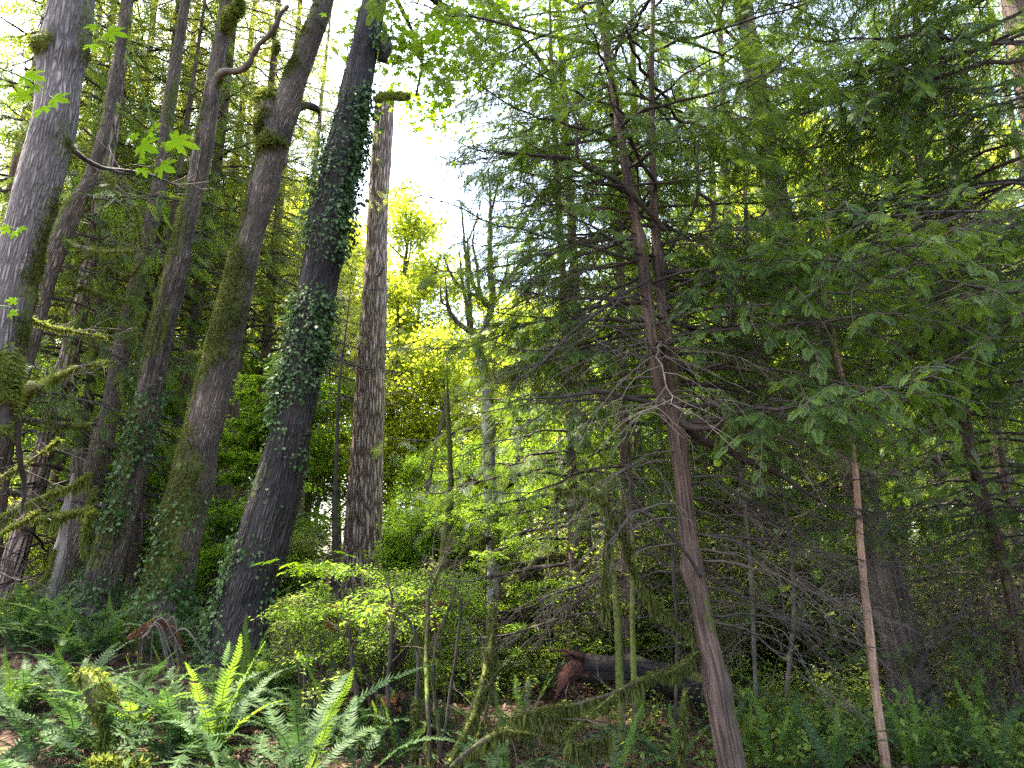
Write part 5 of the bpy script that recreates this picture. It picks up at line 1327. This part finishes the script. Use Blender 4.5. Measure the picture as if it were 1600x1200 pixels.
place(c2, [(1210, 11.5, 0.95), (885, 10.5, 1.05), (975, 9.3, 1.0), (900, 12.8, 1.5), (1010, 13.2, 1.55), (1180, 14, 1.6), (1330, 12.5, 1.1), (1500, 12, 1.2), (1600, 9.5, 1.05), (1090, 14.5, 1.1), (1540, 8.4, 0.9), (1150, 15, 1.1)], 'young dark cedars crowding the right half', 'young dark cedar crowding among the branches of the right half', seed=1)
place(c1, [(1010, 18, 1.0), (1150, 17, 1.0), (1400, 22, 1.1), (1480, 17, 1.05), (1640, 17, 1.1), (1220, 27, 1.2), (1580, 27, 1.2), (1700, 14, 1.0)], 'cedars deep in the shade on the right', 'cedar standing deep in the shaded wood on the right', seed=2)
def also(proto, spots, group, label, seed):
    rng = np.random.default_rng(seed)
    for (px, Y, s) in spots:
        x = (px - 800) / FPX * Y * CP; copy_tree(proto, (x, Y, float(gz(x, Y)) - 0.05), rng.uniform(0, 6.28), s, label, group)
also(c2, [(-30, 9.6, 1.25), (90, 12.0, 1.2), (215, 12.2, 1.2)], 'young cedars behind the far left trunks', 'young cedar', 31)
place(c4, [(175, 14, 1.0), (350, 15, 1.0), (265, 14, 1.05), (120, 17, 1.15), (310, 18, 1.2), (60, 14.5, 1.05), (215, 19, 1.25), (395, 17, 1.1), (455, 21, 1.1), (-20, 13, 1.1), (20, 19, 1.2)], 'high crowned cedars behind the left trunks', 'x', seed=32)
also(c1, [(100, 23, 1.3), (320, 24, 1.4), (200, 26, 1.5), (-60, 12, 1.4), (280, 23, 1.2), (480, 24, 1.0)], 'sunlit cedars behind the leaning maples', 'cedar standing behind the leaning maples on the left', 3)
place(c3, [(90, 26, 1.0), (210, 30, 1.05), (370, 29, 1.0), (470, 36, 0.95), (0, 22, 1.0)], 'tall firs behind the left trunks', 'tall fir far behind the leaning maples on the left', seed=4)
also(c3, [(1000, 34, 0.9), (1130, 32, 1.0), (1260, 36, 1.1), (1390, 34, 1.05), (1520, 32, 1.0), (1650, 26, 1.0)], 'tall firs far behind the right cedars', 'tall fir far behind the cedars on the right', 5)
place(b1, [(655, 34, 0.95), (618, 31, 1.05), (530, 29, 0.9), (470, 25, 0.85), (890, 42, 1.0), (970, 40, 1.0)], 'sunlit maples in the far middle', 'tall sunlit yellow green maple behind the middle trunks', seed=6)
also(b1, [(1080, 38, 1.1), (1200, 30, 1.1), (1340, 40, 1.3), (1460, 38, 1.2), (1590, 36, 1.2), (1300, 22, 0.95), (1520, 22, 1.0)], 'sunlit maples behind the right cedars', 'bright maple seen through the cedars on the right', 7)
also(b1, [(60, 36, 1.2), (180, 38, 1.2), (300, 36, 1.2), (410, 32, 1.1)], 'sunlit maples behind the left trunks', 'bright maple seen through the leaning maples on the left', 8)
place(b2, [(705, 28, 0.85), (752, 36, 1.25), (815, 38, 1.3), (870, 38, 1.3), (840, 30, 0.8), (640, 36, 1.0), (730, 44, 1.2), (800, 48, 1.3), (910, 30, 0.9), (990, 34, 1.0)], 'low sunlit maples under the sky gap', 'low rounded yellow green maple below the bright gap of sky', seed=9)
place(b3, [(725, 18, 0.5), (650, 22, 0.5), (860, 17, 0.65), (430, 21, 0.8), (480, 23, 0.8), (800, 22, 0.6), (950, 16, 0.7), (1050, 18, 0.9)], 'small leafy young trees of the middle', 'small fresh green young tree in the middle distance', seed=10)
also(b3, [(120, 15, 0.6), (310, 17, 0.7), (20, 19, 0.8), (225, 14, 0.55), (350, 20, 0.9), (1230, 14, 0.9), (1420, 15, 0.9), (1560, 17, 1.0)], 'small leafy young trees at the sides', 'small fresh green young tree glimpsed between the trunks at one side', 11)

def scatter_shrubs():
    rng = np.random.default_rng(60)
    def spots(n, y0, y1, x0, x1):
        x, y = wedge(rng, n, y0, y1, x0, x1, 0.9); return [(800 + a / (b * CP) * FPX, b, rng.uniform(0.6, 1.1)) for a, b in zip(x, y) if not (b < 9 and 790 < 800 + a / (b * CP) * FPX < 1130) and not (b < 12 and 800 + a / (b * CP) * FPX < 470) and not (b < 19 and 470 < 800 + a / (b * CP) * FPX < 660)]
    place(s1, spots(34, 8.5, 20, -0.72, 0.72), 'low leafy shrubs of the forest floor', 'low leafy green shrub on the forest floor among many like it', seed=20)
    place(s2, spots(30, 11, 26, -0.72, 0.5), 'taller fresh green shrubs', 'taller fresh green shrub on the forest floor among many like it', seed=21)
    place(s3, spots(30, 12, 32, -0.72, 0.72), 'broad leaved shrubs farther back', 'broad leaved yellow green shrub far back under the trees', seed=22)
    place(s4, spots(34, 7.5, 20, 0.02, 0.75), 'bare twiggy thickets on the right', 'bare twiggy thicket with few leaves in the shaded right half', seed=23)
scatter_shrubs()

# ================================================================ LABELS OF THE BACKGROUND REPEATS: where each one shows
def locate():
    marks = [(-9999, 'left edge'), (15, 'far left fir'), (92, 'bleached snag'), (165, 'slender maple'), (268, 'middle maple'), (398, 'ivied maple'), (566, 'bare fir'),
             (770, 'alder'), (1088, 'forked cedar'), (1350, 'sunlit pole'), (1572, 'reddish cedar'), (9999, 'right edge')]
    short = {'high crowned cedars behind the left trunks': 'tall cedar with a high crown','young cedars behind the far left trunks': 'slender cedar with fine green sprays','young dark cedars crowding the right half': 'young dark cedar', 'cedars deep in the shade on the right': 'shaded background cedar',
             'sunlit cedars behind the leaning maples': 'sunlit background cedar', 'tall firs behind the left trunks': 'tall dark fir', 'tall firs far behind the right cedars': 'tall dark fir',
             'sunlit maples in the far middle': 'tall sunlit yellow green maple', 'sunlit maples behind the right cedars': 'tall bright background maple', 'sunlit maples behind the left trunks': 'tall bright background maple',
             'low sunlit maples under the sky gap': 'low rounded yellow green maple', 'small leafy young trees of the middle': 'small fresh green young tree', 'small leafy young trees at the sides': 'small fresh green young tree',
             'low leafy shrubs of the forest floor': 'low leafy green shrub', 'taller fresh green shrubs': 'taller fresh green shrub', 'broad leaved shrubs farther back': 'broad leaved yellow green shrub',
             'bare twiggy thickets on the right': 'bare twiggy thicket', 'small dim ferns of the undergrowth': 'small dim green fern', 'small bright ferns of the undergrowth': 'small bright fern'}
    rank = ['nearest', 'second nearest', 'third nearest', 'fourth nearest', 'fifth nearest', 'sixth nearest', 'seventh nearest', 'eighth nearest', 'ninth nearest', 'tenth nearest'] + [w + ' nearest' for w in 'eleventh twelfth thirteenth fourteenth fifteenth sixteenth seventeenth eighteenth nineteenth twentieth'.split()]
    cells = {}
    for o in SC.objects:
        g = o.get('group')
        if g in short and o.parent is None:
            px = 800 + o.location.x / (o.location.y * CP) * FPX
            i = max(k for k in range(len(marks) - 1) if marks[k][0] <= px)
            cells.setdefault((short[g], i), []).append(o)
    for (s, i), l in cells.items():
        l.sort(key=lambda o: o.location.y); where = 'between %s and %s' % (marks[i][1], marks[i + 1][1])
        for k, o in enumerate(l):
            o['label'] = s + ' seen ' + where if len(l) == 1 else '%s, %s one %s' % (s, 'farthest' if k == len(l) - 1 else rank[min(k, 19)], where)
        if len(l) > 19: print('CELL', s, i, len(l))
        if 'used' in o: pass
    for o in SC.objects:
        if 'used' in o.keys(): del o['used']
locate()
